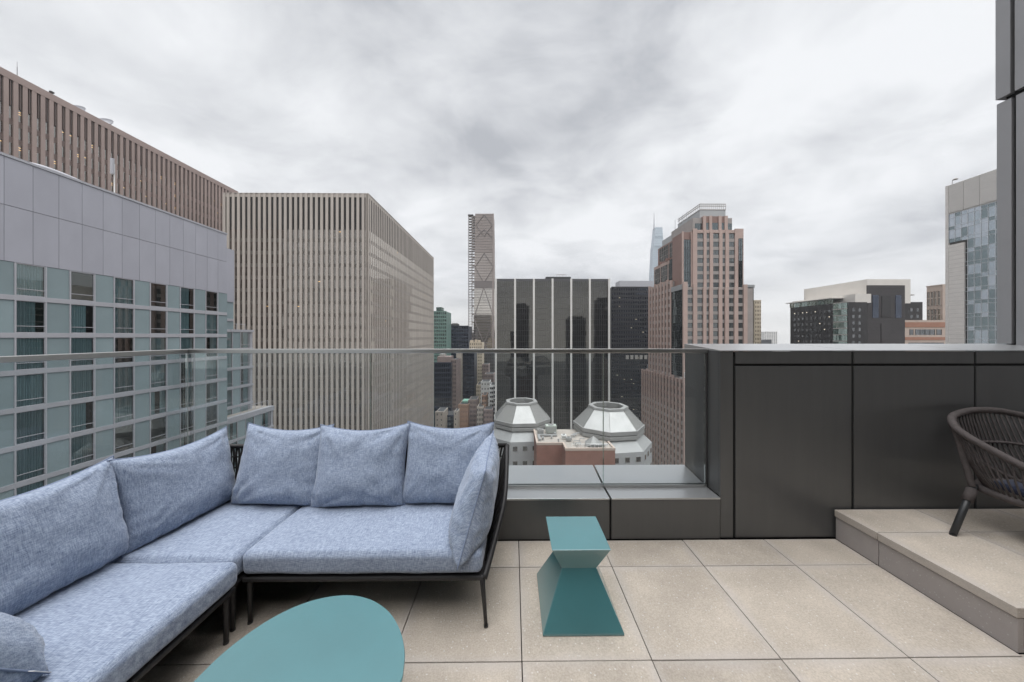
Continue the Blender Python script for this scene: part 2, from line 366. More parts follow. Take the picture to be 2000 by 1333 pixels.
# raised platform
ZP = 0.222; YP0 = 1.506
plat = thing('raised_platform', None, None, kind='structure')
mb = MB(); mb.box(2.475, XR-0.005, YP0+0.04, YW-0.01, -0.07, ZP-0.052); mb.build('platform_base', M['joint'], plat)
yp = [YW-0.004, 2.098, YP0]
for i in range(4):
    for j in range(2):
        paver(xr[i], xr[i+1], yp[j+1], yp[j], ZP, 0.05, plat, M['paver'])
for j in range(2):
    paver(2.4395, 2.474, yp[j+1]+(0.004 if j == 1 else 0), yp[j], ZP-0.056, ZP-0.056, plat, M['riser'], 'riser_panel')
for i in range(4):
    paver(xr[i]+(0.042 if i == 0 else 0), xr[i+1], YP0+0.004, YP0+0.038, ZP-0.056, ZP-0.056, plat, M['riser'], 'riser_panel')

# knee wall under the glass
kw = thing('knee_wall', 'low dark metal wall with pale caps under the glass guard', 'wall', (0, YW, 0))
mb = MB(); mb.box(-2.93, XP-0.004, YW+0.02, YO-0.02, -0.074, 0.295); mb.box(-2.9, -2.43, -3.0, YW+0.02, -0.074, 0.295); mb.build('wall_core', M['groove'], kw)
segs = [(-2.40, -0.80), (-0.787, 0.727), (0.742, XP-0.006)]
for a, b in segs:
    mb = MB(); mb.box(a, b, YW, YW+0.015, 0.004, 0.298); mb.build('front_panel', M['panel'], kw, origin=(a, YW, 0), bevel=0.002)
    mb = MB(); mb.hexa([(a, YW-0.004, 0.30), (b, YW-0.004, 0.30), (b, YG-0.02, 0.30), (a, YG-0.02, 0.30)], [(a, YW-0.004, 0.314), (b, YW-0.004, 0.314), (b, YG-0.02, 0.317), (a, YG-0.02, 0.317)]); mb.build('inner_cap', M['cap'], kw, origin=(a, YW, 0.3), bevel=0.002)
    mb = MB(); mb.hexa([(a, YG+0.022, 0.30), (b, YG+0.022, 0.30), (b, YO, 0.33), (a, YO, 0.33)], [(a, YG+0.022, 0.322), (b, YG+0.022, 0.322), (b, YO, 0.359), (a, YO, 0.359)]); mb.build('outer_cap', M['cap'], kw, origin=(a, YO, 0.3), bevel=0.002)
for y0, y1 in ((YW-1.6, YW), (YW-3.2, YW-1.61)):
    mb = MB(); mb.box(-2.415, -2.40, y0, y1-0.003, 0.004, 0.298); mb.build('front_panel', M['panel'], kw, bevel=0.002)
    mb = MB(); mb.box(XL+0.02, -2.396, y0, y1-0.008, 0.30, 0.315); mb.build('inner_cap', M['cap'], kw, bevel=0.002)
    mb = MB(); mb.box(-2.93, XL-0.02, y0, y1-0.003, 0.30, 0.335); mb.build('outer_cap', M['cap'], kw, bevel=0.002)

# glass guard
ga = thing('glass_guard', 'frameless glass balustrade with slim steel top rail above the knee wall', 'balustrade', (0, YG, 0.3))
ZB, ZT = 0.325, 1.397
for a, b in ((-2.578, -1.145), (-1.138, 0.727), (0.733, XP-0.017)):
    mb = MB(); mb.box(a, b, YG-0.009, YG+0.009, ZB, ZT); mb.build('glass_panel', M['guard_glass'], ga)
for a, b in ((0.55, YG-0.02), (-0.95, 0.544), (-2.4, -0.956)):
    mb = MB(); mb.box(XL-0.009, XL+0.009, a, b, ZB, ZT); mb.build('glass_panel', M['guard_glass'], ga)
mb = MB(); mb.box(-2.605, XP-0.004, YG-0.022, YG+0.022, ZT+0.001, ZT+0.035); mb.build('top_rail', M['rail'], ga, bevel=0.003)
mb = MB(); mb.box(XL-0.02, XL+0.02, -2.4, YG-0.026, ZT+0.001, ZT+0.035); mb.build('top_rail', M['rail'], ga, bevel=0.003)
mb = MB(); mb.box(-2.57, XP-0.006, YG-0.018, YG-0.011, 0.302, ZB+0.012); mb.box(-2.57, XP-0.006, YG+0.011, YG+0.018, 0.302, ZB+0.012); mb.build('base_channel', M['rail'], ga)
mb = MB(); mb.box(-2.57, XP-0.006, YG-0.0105, YG+0.0105, 0.302, ZB-0.001); mb.build('gasket', M['gasket'], ga)
mb = MB(); mb.box(XP-0.016, XP-0.002, YG-0.013, YG+0.013, ZB-0.01, ZT); mb.build('edge_seal', M['gasket'], ga)
for x in (-1.1415, 0.730):
    mb = MB(); mb.box(x-0.0025, x+0.0025, YG-0.0085, YG+0.0085, ZB, ZT); mb.build('panel_seam', M['glass_edge'], ga)
mb = MB(); mb.box(XL+0.006, XL+0.010, YG-0.0185, YG-0.014, ZB, ZT); mb.build('corner_seam', mat('silicone', (0.36, 0.40, 0.395), 0.5), ga)

# tall parapet at the right
ZF, ZK = 1.422, 1.464
pp = thing('parapet', 'tall dark metal clad parapet right of the glass with sloping bright cap', 'parapet', (XP, YW, 0))
mb = MB(); mb.box(XP+0.02, XR-0.002, YW+0.022, YO-0.02, -0.07, ZF-0.03); mb.build('parapet_core', M['groove'], pp)
yf = YW + 0.008
cols = [XP, 1.680, 2.589, 3.536, XR-0.004]
gw = 0.010
for i in range(4):
    a = cols[i] + (gw if i else 0.016); b = cols[i+1] - (gw if i < 3 else 0)
    if i == 0:
        mb = MB(); mb.box(XP+0.001, b, yf, yf+0.02, 0.004, ZF-0.004); mb.build('corner_panel', M['panel'], pp, bevel=0.002); continue
    mb = MB(); mb.box(a, b, yf, yf+0.013, 0.004, 1.306); mb.build('front_panel', M['panel'], pp, origin=(a, yf, 0), bevel=0.002)
    mb = MB(); mb.box(a, b, yf, yf+0.013, 1.325, ZF-0.004); mb.build('fascia_panel', M['panel'], pp, origin=(a, yf, 1.3), bevel=0.002)
mb = MB(); mb.box(XP, XP+0.015, yf+0.021, YG-0.013, 0.318, ZF+0.004); mb.build('end_panel', M['panel'], pp, bevel=0.001)
mb = MB(); mb.box(XP, XP+0.015, YG+0.013, YO, 0.30, ZF+0.016); mb.build('end_panel', M['panel'], pp, bevel=0.001)
caps = [XP-0.003, 2.589, 3.536, XR-0.004]
for i in range(3):
    a = caps[i] + (0.003 if i else 0); b = caps[i+1] - 0.003
    mb = MB(); mb.hexa([(a, yf-0.004, ZF-0.002), (b, yf-0.004, ZF-0.002), (b, YO+0.004, ZF-0.002), (a, YO+0.004, ZF-0.002)], [(a, yf-0.004, ZF+0.004), (b, yf-0.004, ZF+0.004), (b, YO+0.004, ZK), (a, YO+0.004, ZK)])
    mb.build('cap', M['cap'], pp, origin=(a, yf, ZF))

# cladding wall rising at the far right
cw = thing('clad_wall', 'tall grey metal clad building wall rising at the right edge beyond the parapet', 'wall', (XR, YO, 0))
mb = MB(); mb.box(XR+0.03, XR+0.6, -6, YO-0.03, -0.07, 14); mb.build('wall_core', M['groove'], cw)
zb = [ZK+0.002, 3.70, 7.2, 10.7, 14]
yb = [YO+0.01, 2.80, 1.5, 0.0, -1.5, -3.0, -4.5, -6]
for i in range(len(zb)-1):
    for j in range(len(yb)-1):
        z0 = zb[i] + (0.02 if i else 0); z1 = zb[i+1]-0.02
        if j and i == 0: z0 = 0.24
        dx = 0.0 if i == 0 else -0.012
        mb = MB(); mb.box(XR+dx, XR+0.03, yb[j+1]+0.013, yb[j]-(0 if j == 0 else 0.013), z0, z1)
        if j == 0: mb.box(XR+0.031, XR+0.6, YO-0.02, YO+0.01, z0, z1)
        mb.build('cladding_panel', M['clad'], cw, origin=(XR, yb[j], z0))

# the terrace's own building behind the viewpoint (seen only as the dark the metal wall reflects)
own = thing('terrace_building', None, None, (0, -4.0, 0), kind='structure')
dg = glass_facade('own_glass', (0.02, 0.02, 0.022), (0.8, 0.85, 0.85), 0.10)
mb = MB(); mb.box(-2.93, XR+3, -9, -4.0, 0, 8); mb.build('wall', M['panel'], own)
for k in range(5):
    a = -2.6 + 1.75*k
    for j in range(2):
        mb = MB(); mb.box(a, a+1.6, -4.0, -3.96, 0.25+4.2*j, 3.7+4.2*j); mb.build('window', dg, own)

# ------------------------------------------------------------------ pillows and cushions
def pillow_mesh(name, w, h, t, seed, n=40, low=0.22, wr=1.0, sag=0.0):
    """a soft knife-edge cushion with ears at the corners, fuller near its bottom; local x = width, y = height, z = thickness"""
    mb = MB()
    def pt(i, j, side):
        u = -1 + 2*i/n; v = -1 + 2*j/n
        x = w/2*u*(1 - 0.09*(1-v*v)*abs(u)**3); y = h/2*v*(1 - (0.20 if v > 0 else 0.06)*(1-u*u)*abs(v)**3)
        cr = 1 - 0.022*(abs(u)*abs(v))**4; x *= cr; y *= cr
        f = max((1-abs(u)**2.8), 0)*max((1-abs(v)**2.8), 0)
        th = t/2*f**0.55*(1 - low*v)
        q = Vector((x*5+seed*3.1, y*5, side*2.0+seed))
        th += wr*f**0.3*(0.016*noise.noise(q) + 0.007*noise.noise(q*2.3))*min(1, f*3)
            # folds that run in from the corners and gathers along the edges
        for cx_, cy_ in ((-1, -1), (1, -1), (1, 1), (-1, 1)):
            dx, dy = u-cx_, v-cy_; d = math.hypot(dx, dy)
            if d < 1.15:
                a = math.atan2(abs(dy), abs(dx)); wv = noise.noise(Vector((a*4.2, seed+cx_*3+cy_*7, d*0.7)))
                th += wr*0.042*(0.30-abs(wv))*(1.15-d)*min(1, d*2.2)*min(1, f*6)
        eb = max(0, abs(v)-0.5)*2; th += wr*0.022*noise.noise(Vector((u*8, seed*1.7+v*1.2, 5)))*eb*min(1, f*6)
        es = max(0, abs(u)-0.5)*2; th += wr*0.010*noise.noise(Vector((u*1.2+9, v*6, seed*2.3)))*es*min(1, f*6)
        y -= sag*(1-u*u)*max(v, 0)**2
        return (x, y, side*max(th, 0))
    idx = {}
    for side in (1, -1):
        for j in range(n+1):
            for i in range(n+1):
                edge = i in (0, n) or j in (0, n)
                if edge and side == -1: idx[(i, j, -1)] = idx[(i, j, 1)]; continue
                idx[(i, j, side)] = len(mb.v); mb.v.append(pt(i, j, side))
        for j in range(n):
            for i in range(n):
                q = [idx[(i, j, side)], idx[(i+1, j, side)], idx[(i+1, j+1, side)], idx[(i, j+1, side)]]
                if side == -1: q.reverse()
                mb.f.append(tuple(q)); mb.mi.append(0)
    ring = [(i, 0) for i in range(n)] + [(n, j) for j in range(n)] + [(n-i, n) for i in range(n)] + [(0, n-j) for j in range(n)]
    pip = MB(); pip.tube([mb.v[idx[(i, j, 1)]] for i, j in ring], 0.0036, 6, closed=True)
    return mb.mesh(name, M['fabric'], smooth=True), pip.mesh('piping', M['piping'], smooth=True)

PG = 'loose blue cushions on the corner sofa'
def pillow(label, w, h, t, c, ux, uy, seed, tagpos=None, raw=None, **k):
    k0 = {'raw': raw} if raw else {}
    """c centre, ux direction of its width, uy direction of its height"""
    me, pm = pillow_mesh('pillow', w, h, t, seed, **k)
    ux = Vector(ux).normalized(); uy = Vector(uy); uy = (uy - ux*uy.dot(ux)).normalized(); uz = ux.cross(uy)
    if 'raw' in k0:
        f = Matrix((ux, uy, uz)); S = f @ Matrix((Vector(k0['raw'][0]), Vector(k0['raw'][1]), uz)).transposed(); me.transform(S.to_4x4()); pm.transform(S.to_4x4())
    o = bpy.data.objects.new('pillow', me); COL.objects.link(o); tag(o, label, 'pillow', PG)
    o.matrix_world = Matrix(((ux.x, uy.x, uz.x, c[0]), (ux.y, uy.y, uz.y, c[1]), (ux.z, uy.z, uz.z, c[2]), (0, 0, 0, 1)))
    p = bpy.data.objects.new('piping', pm); COL.objects.link(p); p.parent = o
    if tagpos:
        mb = MB(); x, y, tw_, th_ = tagpos; mb.box(x, x+tw_, y, y+th_, -0.001, 0.001)
        tg = bpy.data.objects.new('care_tag', mb.mesh('care_tag', M['tag'])); COL.objects.link(tg); tg.parent = o
    return o

def cushion_mesh(name, sx, sy, sz, r=0.034, crown=0.018, seed=0.0):
    """a boxed seat cushion with rounded edges and a slightly crowned top; origin at the bottom centre"""
    def axis(hf, n):
        inner = [-(hf-r) + 2*(hf-r)*i/n for i in range(n+1)]
        e = [hf - r + r*math.tan(R(a))/1.0 for a in (11.25, 22.5, 33.75, 45)]
        return [-x for x in reversed(e)] + inner + e
    ax = axis(sx/2, 16); ay = axis(sy/2, 14); az = axis(sz/2, 3); mb = MB(); cache = {}
    hx, hy, hz = sx/2, sy/2, sz/2
    def V(x, y, z):
        key = (round(x, 5), round(y, 5), round(z, 5))
        if key in cache: return cache[key]
        q = Vector((max(-hx+r, min(hx-r, x)), max(-hy+r, min(hy-r, y)), max(-hz+r, min(hz-r, z)))); d = Vector((x, y, z)) - q
        p = q + d.normalized()*r if d.length > 1e-9 else q
        ex = 1-(x/hx)**2; ey = 1-(y/hy)**2
        if z > 0: p.z += crown*max(ex, 0)**0.6*max(ey, 0)**0.6*(z/hz)
        k = 0.006*noise.noise(Vector((x*4+seed, y*4, z*6))) + 0.003*noise.noise(Vector((x*11, y*11+seed, z*11)))
        n = d.normalized() if d.length > 1e-9 else Vector((0, 0, 1)); p += n*k
        cache[key] = len(mb.v); mb.v.append((p.x, p.y, p.z+hz)); return cache[key]
    def sheet(A, B, f):
        for i in range(len(A)-1):
            for j in range(len(B)-1):
                mb.f.append((V(*f(A[i], B[j])), V(*f(A[i+1], B[j])), V(*f(A[i+1], B[j+1])), V(*f(A[i], B[j+1])))); mb.mi.append(0)
    sheet(ax, ay, lambda a, b: (a, b, hz)); sheet(ay, ax, lambda a, b: (b, a, -hz))
    sheet(ax, az, lambda a, b: (a, -hy, b)); sheet(az, ax, lambda a, b: (b, hy, a))
    sheet(ay, az, lambda a, b: (hx, a, b)); sheet(az, ay, lambda a, b: (-hx, b, a))
    return mb.mesh(name, M['fabric'], smooth=True)

SEAT_Z0 = 0.272
def seat(parent, x0, x1, y0, y1, seed):
    o = bpy.data.objects.new('seat_cushion', cushion_mesh('seat_cushion', x1-x0, y1-y0, 0.122, seed=seed)); COL.objects.link(o); o.parent = parent
    o.location = Vector(((x0+x1)/2, (y0+y1)/2, SEAT_Z0)) - wloc(parent); return o

def rope_panel(parent, p0, p1, q0, q1, n, r=0.006, name='rope_weave'):
    """strands strung side by side between the bar p0-p1 and the bar q0-q1, with a few cross strands"""
    p0, p1, q0, q1 = map(Vector, (p0, p1, q0, q1)); mb = MB()
    nrm = (p1-p0).cross(q0-p0).normalized()
    for i in range(n):
        t = (i+0.5)/n; a = p0.lerp(p1, t); b = q0.lerp(q1, t)
        mb.tube([a.lerp(b, s/6) + nrm*(0.004*(-1)**(i+s)) for s in range(7)], r, 5)
    for s in range(1, 6):
        a = p0.lerp(q0, s/6); b = p1.lerp(q1, s/6)
        mb.tube([a.lerp(b, i/(n)) + nrm*(0.005*(-1)**(i+s)) for i in range(n+1)], r*0.8, 4)
    return mb.build(name, M['rope_dark'], parent, stuff=True, smooth=True)

def sofa_leg(parent, x, y, sx, sy, top=0.262):
    mb = MB(); pts = [(x, y, top), (x+sx*0.004, y+sy*0.004, 0.20), (x+sx*0.014, y+sy*0.014, 0.10), (x+sx*0.022, y+sy*0.022, 0.006)]
    mb.tube(pts, [0.021, 0.016, 0.0135, 0.0115], 10, squash=0.8)
    l = mb.build('leg', M['frame'], parent, smooth=True)
    f = MB(); f.lathe((pts[-1][0], pts[-1][1], 0.001), [(0, 0), (0.012, 0), (0.012, 0.009), (0, 0.009)], 12); f.build('glide', M['gasket'], l)

def bar(parent, pts, r=0.016, name='frame_bar', m='frame', n=8):
    mb = MB(); mb.tube(pts, r, n); return mb.build(name, M[m], parent, smooth=True)

XF, XB = -1.405, -2.33           # left run: front of the seats, back of the frame
YF, YB = 1.675, 2.335            # right run: front of the seats, back of the frame
ZR = 0.262                       # top of the base frame
ZK2 = 0.735                      # top of the woven backs
SG = 'sections of the blue corner sofa'
# right section
s1 = thing('sofa_section', 'blue sofa section with slanted dark rope arm, right of the corner section', 'sofa', (-0.78, 2.0, 0), SG)
mb = MB(); mb.box(-1.428, -0.155, YF+0.005, YB, ZR-0.024, ZR); mb.build('base_frame', M['frame'], s1, bevel=0.008)
seat(s1, -1.430, -0.165, YF, YB-0.1, 1.0)
for x, y, sx, sy in ((-1.405, YF+0.035, 0, 0), (-0.165, YF+0.025, 1, -1), (XF+0.055, YB-0.03, -1, 0.3), (-0.165, YB-0.03, 1, 0.3)): sofa_leg(s1, x, y, sx, sy)
A0 = (-0.153, YF+0.012, ZR-0.014); A1 = (-0.095, 1.86, 0.39); A2 = (-0.052, 2.03, 0.525); A3 = (-0.045, YB-0.01, ZK2)
bar(s1, catmull([A0, A1, A2, A3], 8), 0.017, 'arm_bar')
bar(s1, [(-0.155, YB-0.01, ZR-0.01), (-0.12, YB-0.008, 0.45), A3], 0.016, 'back_post')
bar(s1, [(XF+0.02, YB-0.01, ZK2), A3], 0.016, 'back_bar')
mbp = MB()
for i in range(22):                                       # the arm's strands run from the base bar up to the slanted bar
    t = (i+0.7)/22.5; b = Vector((-0.152, YF+0.03+t*(YB-YF-0.06), ZR)); c = catmull([A0, A1, A2, A3], 40); a = c[int((0.06+0.94*t)*(len(c)-1))]
    mbp.tube([b, (b+a)/2 + Vector((0.004*(-1)**i, 0, 0)), a], 0.0085, 5)
mbp.build('arm_weave', M['rope_dark'], s1, stuff=True, smooth=True)
rope_panel(s1, (XF+0.02, YB-0.01, ZR), (-0.155, YB-0.01, ZR), (XF+0.02, YB-0.01, ZK2), (-0.045, YB-0.01, ZK2), 60, 0.007)
# corner section
s2 = thing('sofa_section', 'blue corner sofa section in the angle of the glass guard with woven back', 'sofa', (-1.88, 2.0, 0), SG)
mb = MB(); mb.box(XB, -1.432, 1.64, YB, ZR-0.024, ZR); mb.build('base_frame', M['frame'], s2, bevel=0.008)
seat(s2, XB+0.1, -1.434, 1.638, YB-0.1, 2.0)
for x, y, sx, sy in ((-1.460, 1.668, 0, 0), (XB+0.04, 1.66, -1, -0.3), (XF-0.04, YB-0.03, 0.3, 1), (XB+0.04, YB-0.03, -1, 1)): sofa_leg(s2, x, y, sx, sy)
bar(s2, [(XB+0.02, 1.62, ZK2), (XB+0.02, YB-0.03, ZK2), (XB+0.04, YB-0.01, ZK2), (XF, YB-0.01, ZK2)], 0.017, 'back_bar')
for q in ((XB+0.02, 1.63), (XB+0.02, YB-0.01), (XF-0.005, YB-0.01)): bar(s2, [(q[0], q[1], ZR-0.01), (q[0], q[1], ZK2)], 0.014, 'back_post')
rope_panel(s2, (XB+0.02, YB-0.01, ZR), (XF-0.01, YB-0.01, ZR), (XB+0.02, YB-0.01, ZK2), (XF-0.01, YB-0.01, ZK2), 46, 0.007)
rope_panel(s2, (XB+0.02, 1.63, ZR), (XB+0.02, YB-0.01, ZR), (XB+0.02, 1.63, ZK2), (XB+0.02, YB-0.01, ZK2), 36, 0.007)
# left section
YN = 0.36
s3 = thing('sofa_section', 'blue sofa section nearest the viewer along the side glass with dark legs', 'sofa', (-1.88, 1.0, 0), SG)
mb = MB(); mb.box(XB, -1.405, YN, 1.63, ZR-0.024, ZR); mb.build('base_frame', M['frame'], s3, bevel=0.008)
seat(s3, XB+0.1, -1.392, YN+0.06, 1.632, 3.0)
for x, y, sx, sy in ((-1.432, 1.598, 0, 0), (XB+0.04, 1.55, -1, 1), (XF-0.055, YN+0.06, 1, -1), (XB+0.04, YN+0.06, -1, -1)): sofa_leg(s3, x, y, sx, sy)
bar(s3, [(XB+0.02, YN, ZK2), (XB+0.02, 1.6, ZK2)], 0.017, 'back_bar')
bar(s3, catmull([(XF-0.02, YN+0.02, ZR), (XF-0.2, YN+0.0, 0.39), (XB+0.3, YN-0.03, 0.56), (XB+0.02, YN-0.03, ZK2)], 8), 0.017, 'arm_bar')
rope_panel(s3, (XB+0.02, YN, ZR), (XB+0.02, 1.6, ZR), (XB+0.02, YN, ZK2), (XB+0.02, 1.6, ZK2), 58, 0.007)

SZ = 0.398
th = R(17)
def back(label, cx_, w, h, seed, tilt=0.0, lean=14, t=0.21, y0=2.15, **k):
    l = R(lean); up = Vector((math.sin(R(tilt)), math.sin(l), math.cos(l)))
    c = Vector((cx_, y0, SZ)) + up*(h/2 - 0.01)
    return pillow(label, w, h, t, c, (math.cos(R(tilt)), 0, -math.sin(R(tilt))*0.9), up, seed, **k)
back('blue cushion leaning on the corner back, leftmost of the three facing the viewer', -1.595, 0.62, 0.545, 1.3, 1.5)
back('blue cushion in the middle of the three facing the viewer, overlapping its left neighbour', -1.035, 0.645, 0.55, 2.9, -1.0, y0=2.125)
back('blue cushion facing the viewer, partly behind the upright arm cushion', -0.455, 0.63, 0.555, 4.1, 1.0)
# arm cushion, seen edge on
ft = Vector((-0.150, 1.735, 0.80)); fb = Vector((-0.287, 1.615, 0.335)); bt = Vector((-0.135, 2.21, 0.875))
uyv = (ft-fb).normalized(); uxv = (ft-bt).normalized()
hh = (ft-fb).length; ww = 0.50
pillow('blue cushion standing edge on against the slanted right arm', ww, hh, 0.215, ft - uyv*hh/2 - uxv*ww/2, uxv, uyv, 5.7, raw=(uxv, uyv))
# left run, leaning on the side back
def side(label, yc, w, h, seed, lean=10, x0=-2.0, yaw=0, t=0.2, **k):
    l = R(lean); up = Vector((-math.sin(l), 0, math.cos(l))); c = Vector((x0, yc, SZ)) + up*(h/2-0.01)
    return pillow(label, w, h, t, c, (math.sin(R(yaw)), math.cos(R(yaw)), 0), up, seed, **k)
side('blue cushion in the corner leaning on the side back, behind the nearest side cushion', 1.968, 0.63, 0.515, 6.6, yaw=6, x0=-1.985, tagpos=(-0.348, -0.215, 0.045, 0.05))
side('blue cushion leaning on the side back nearest the viewer, cut by the frame', 1.385, 0.65, 0.525, 7.4, x0=-2.03)
pillow('blue cushion lying tilted at the near end of the sofa with white tag', 0.54, 0.48, 0.26, (-1.79, 0.90, 0.60), (1, 0.07, -0.03), (0.02, -0.62, 0.72), 8.8, tagpos=(0.258, -0.225, 0.02, 0.06))

# ------------------------------------------------------------------ teal tables
def soften(o, w=0.003):
    bm = bmesh.new(); bm.from_mesh(o.data); bmesh.ops.remove_doubles(bm, verts=bm.verts, dist=1e-5); bmesh.ops.recalc_face_normals(bm, faces=bm.faces); bm.to_mesh(o.data); bm.free()
    b = o.modifiers.new('bevel', 'BEVEL'); b.width = w; b.segments = 2; b.limit_method = 'ANGLE'; b.angle_limit = R(15)
st = MB(); cx_, cy_ = 0.361, 1.826
def sq(hf, z): return [(cx_-hf, cy_-hf, z), (cx_+hf, cy_-hf, z), (cx_+hf, cy_+hf, z), (cx_-hf, cy_+hf, z)]
stool = thing('side_table', 'teal faceted hourglass side table standing on the pavers before the knee wall', 'side table', (cx_, cy_, 0))
lv = [(0.209, 0.001), (0.209, 0.011), (0.095, 0.267), (0.153, 0.398), (0.157, 0.407)]
st = MB()
for (h0, z0), (h1, z1) in list(zip(lv, lv[1:]))[:2]:
    a, b = sq(h0, z0), sq(h1, z1)
    for i in range(4): st.face([a[i], a[(i+1) % 4], b[(i+1) % 4], b[i]])
st.face(list(reversed(sq(0.209, 0.001)))); soften(st.build('base', M['teal'], stool))
st = MB()
for (h0, z0), (h1, z1) in list(zip(lv, lv[1:]))[2:]:
    a, b = sq(h0, z0), sq(h1, z1)
    for i in range(4): st.face([a[i], a[(i+1) % 4], b[(i+1) % 4], b[i]])
st.face(sq(0.157, 0.407)); soften(st.build('top', M['teal'], stool))

ZC = 0.36
outline = [(330, 1375), (370, 1333), (430, 1275), (480, 1236), (530, 1204), (580, 1180), (630, 1165), (680, 1160), (722, 1168), (757, 1190), (779, 1222), (790, 1262), (789, 1300), (778, 1340)]
def onz(px, py, z): Y = (H-z)*FPX/(py-657.0); return (wx(px, Y), Y, z)
pts = [onz(x, y, ZC) for x, y in outline] + [(-0.43, 0.86, ZC), (-0.53, 0.72, ZC), (-0.70, 0.62, ZC), (-0.92, 0.62, ZC), (-1.10, 0.70, ZC), (-1.19, 0.83, ZC)]
pts = catmull(pts, 6, closed=True)
ct = thing('coffee_table', 'low teal pebble shaped coffee table in front of the sofa', 'coffee table', (-0.8, 1.0, 0))
cen = sum(pts, Vector())/len(pts); mb = MB()
prev = None; rings = []
for s, dz in ((0.965, -0.026), (0.99, -0.02), (1.0, -0.012), (1.0, -0.004), (0.996, 0.0)):
    rings.append([(cen.x+(p.x-cen.x)*s, cen.y+(p.y-cen.y)*s, ZC+dz) for p in pts])
b = 0; n = len(pts)
for r_ in rings: mb.v += r_
for k in range(len(rings)-1):
    for i in range(n): j = (i+1) % n; mb.f.append((k*n+i, k*n+j, (k+1)*n+j, (k+1)*n+i)); mb.mi.append(0)
mb.f.append(tuple((len(rings)-1)*n+i for i in range(n))); mb.mi.append(0); mb.f.append(tuple(reversed(range(n)))); mb.mi.append(0)
mb.build('table_top', M['teal'], ct)
for dx, dy in ((0.20, 0.22), (-0.22, 0.05), (0.12, -0.22)):
    l = MB(); l.tube([(cen.x+dx, cen.y+dy, ZC-0.027), (cen.x+dx*1.35, cen.y+dy*1.35, 0.002)], [0.020, 0.012], 10); l.build('leg', M['teal'], ct, smooth=True)

# ------------------------------------------------------------------ rope armchair on the platform
ch = thing('armchair', 'brown rope armchair with dark splayed legs on the raised platform', 'armchair', (3.40, 2.0, ZP))
rim = [(3.06, 1.585, 0.52), (3.025, 1.655, 0.64), (3.02, 1.75, 0.70), (3.015, 1.90, 0.762), (2.995, 2.08, 0.852), (3.02, 2.19, 0.910), (3.115, 2.275, 0.962), (3.27, 2.315, 0.992), (3.43, 2.325, 1.0),
       (3.58, 2.315, 0.992), (3.72, 2.26, 0.955), (3.80, 2.14, 0.895), (3.805, 1.97, 0.79), (3.80, 1.78, 0.71), (3.775, 1.655, 0.64), (3.72, 1.585, 0.52)]
rim = [(x+(0.075 if x < 3.43 else 0.04), y, z-0.015) for x, y, z in rim]
rimc = catmull(rim, 40)
def wrapped(parent, c, r, name):
    """a bar wound with rope: the turns show as ridges"""
    mb = MB(); mb.tube(c, [r*0.93*(1+0.08*(i % 2)) for i in range(len(c))], 10); return mb.build(name, M['rope'], parent, smooth=True)
wrapped(ch, rimc, 0.023, 'arm_rim')
ring = [(3.40+0.29*math.cos(R(a)), 1.90+0.30*math.sin(R(a)), 0.505) for a in range(0, 360, 20)]
ring = [(3.40+0.292*math.copysign(abs(math.cos(R(a)))**0.7, math.cos(R(a))), 1.90+0.30*math.copysign(abs(math.sin(R(a)))**0.7, math.sin(R(a))), 0.51) for a in range(0, 360, 12)]
rc = catmull(ring, 10, closed=True)
mb = MB(); mb.tube(rc, [0.021*(1+0.07*(i % 2)) for i in range(len(rc))], 10, closed=True); mb.build('seat_ring', M['rope'], ch, smooth=True)
def lerp_path(c, t): f = t*(len(c)-1); i = min(int(f), len(c)-2); return c[i].lerp(c[i+1], f-i)
# lower ring from front left round the back to the front right, for the strands
def low_pt(t): return Vector((3.40-0.292*math.cos((t*1.36-0.18)*math.pi), 1.93+0.27*math.sin((t*1.36-0.18)*math.pi), 0.515))
mb = MB(); ns = 50
for i in range(ns):
    t = (i+0.5)/ns; a = lerp_path(rimc, 0.15+0.70*t); b = low_pt(min(max(t+0.02, 0), 1)); m_ = (a+b)/2; m_ += Vector((m_.x-3.40, m_.y-1.95, 0))*0.05
    mb.tube([a, a.lerp(m_, 0.5), m_, m_.lerp(b, 0.5), b], 0.0056, 5)
mb.build('rope_strands', M['rope'], ch, stuff=True, smooth=True)
mid = [lerp_path(rimc, 0.15+0.70*k/30).lerp(low_pt(k/30), 0.46) + Vector((0, 0, 0)) for k in range(31)]
mb = MB(); mb.tube(catmull(mid, 4), 0.0095, 8); mb.build('middle_rail', M['rope'], ch, smooth=True)
for t in (0.345, 0.655):
    a = lerp_path(rimc, t); b = Vector((3.40-0.305 if t < 0.5 else 3.40+0.305, 2.11, 0.52)); c = [a.lerp(b, k/40) for k in range(41)]
    wrapped(ch, c, 0.017, 'post')
for sx, y0, y1 in ((-1, 2.115, 2.085), (1, 2.115, 2.085), (-1, 1.70, 1.60), (1, 1.70, 1.60)):
    mb = MB(); a = Vector((3.40+sx*0.285, y0, 0.535)); b = Vector((3.40+sx*0.50, y1-0.02, ZP+0.006)); mb.tube([a, b], [0.0185, 0.017], 12); l = mb.build('leg', M['leg'], ch, smooth=True)
    k = MB(); k.tube([a.lerp(b, 0.10), a.lerp(b, 0.34)], 0.0255, 12); k.build('leg_wrap', M['rope'], l, smooth=True)
    f = MB(); f.tube([b, b + Vector((0, 0, -0.0055))], 0.0165, 10); f.build('glide', M['gasket'], l)
c_o = bpy.data.objects.new('seat_pad', cushion_mesh('seat_pad', 0.42, 0.44, 0.05, 0.02, 0.02, 9)); c_o.data.materials[0] = M['chair_blue']; COL.objects.link(c_o); c_o.parent = ch; c_o.location = (0.03, -0.10, 0.512-ZP)

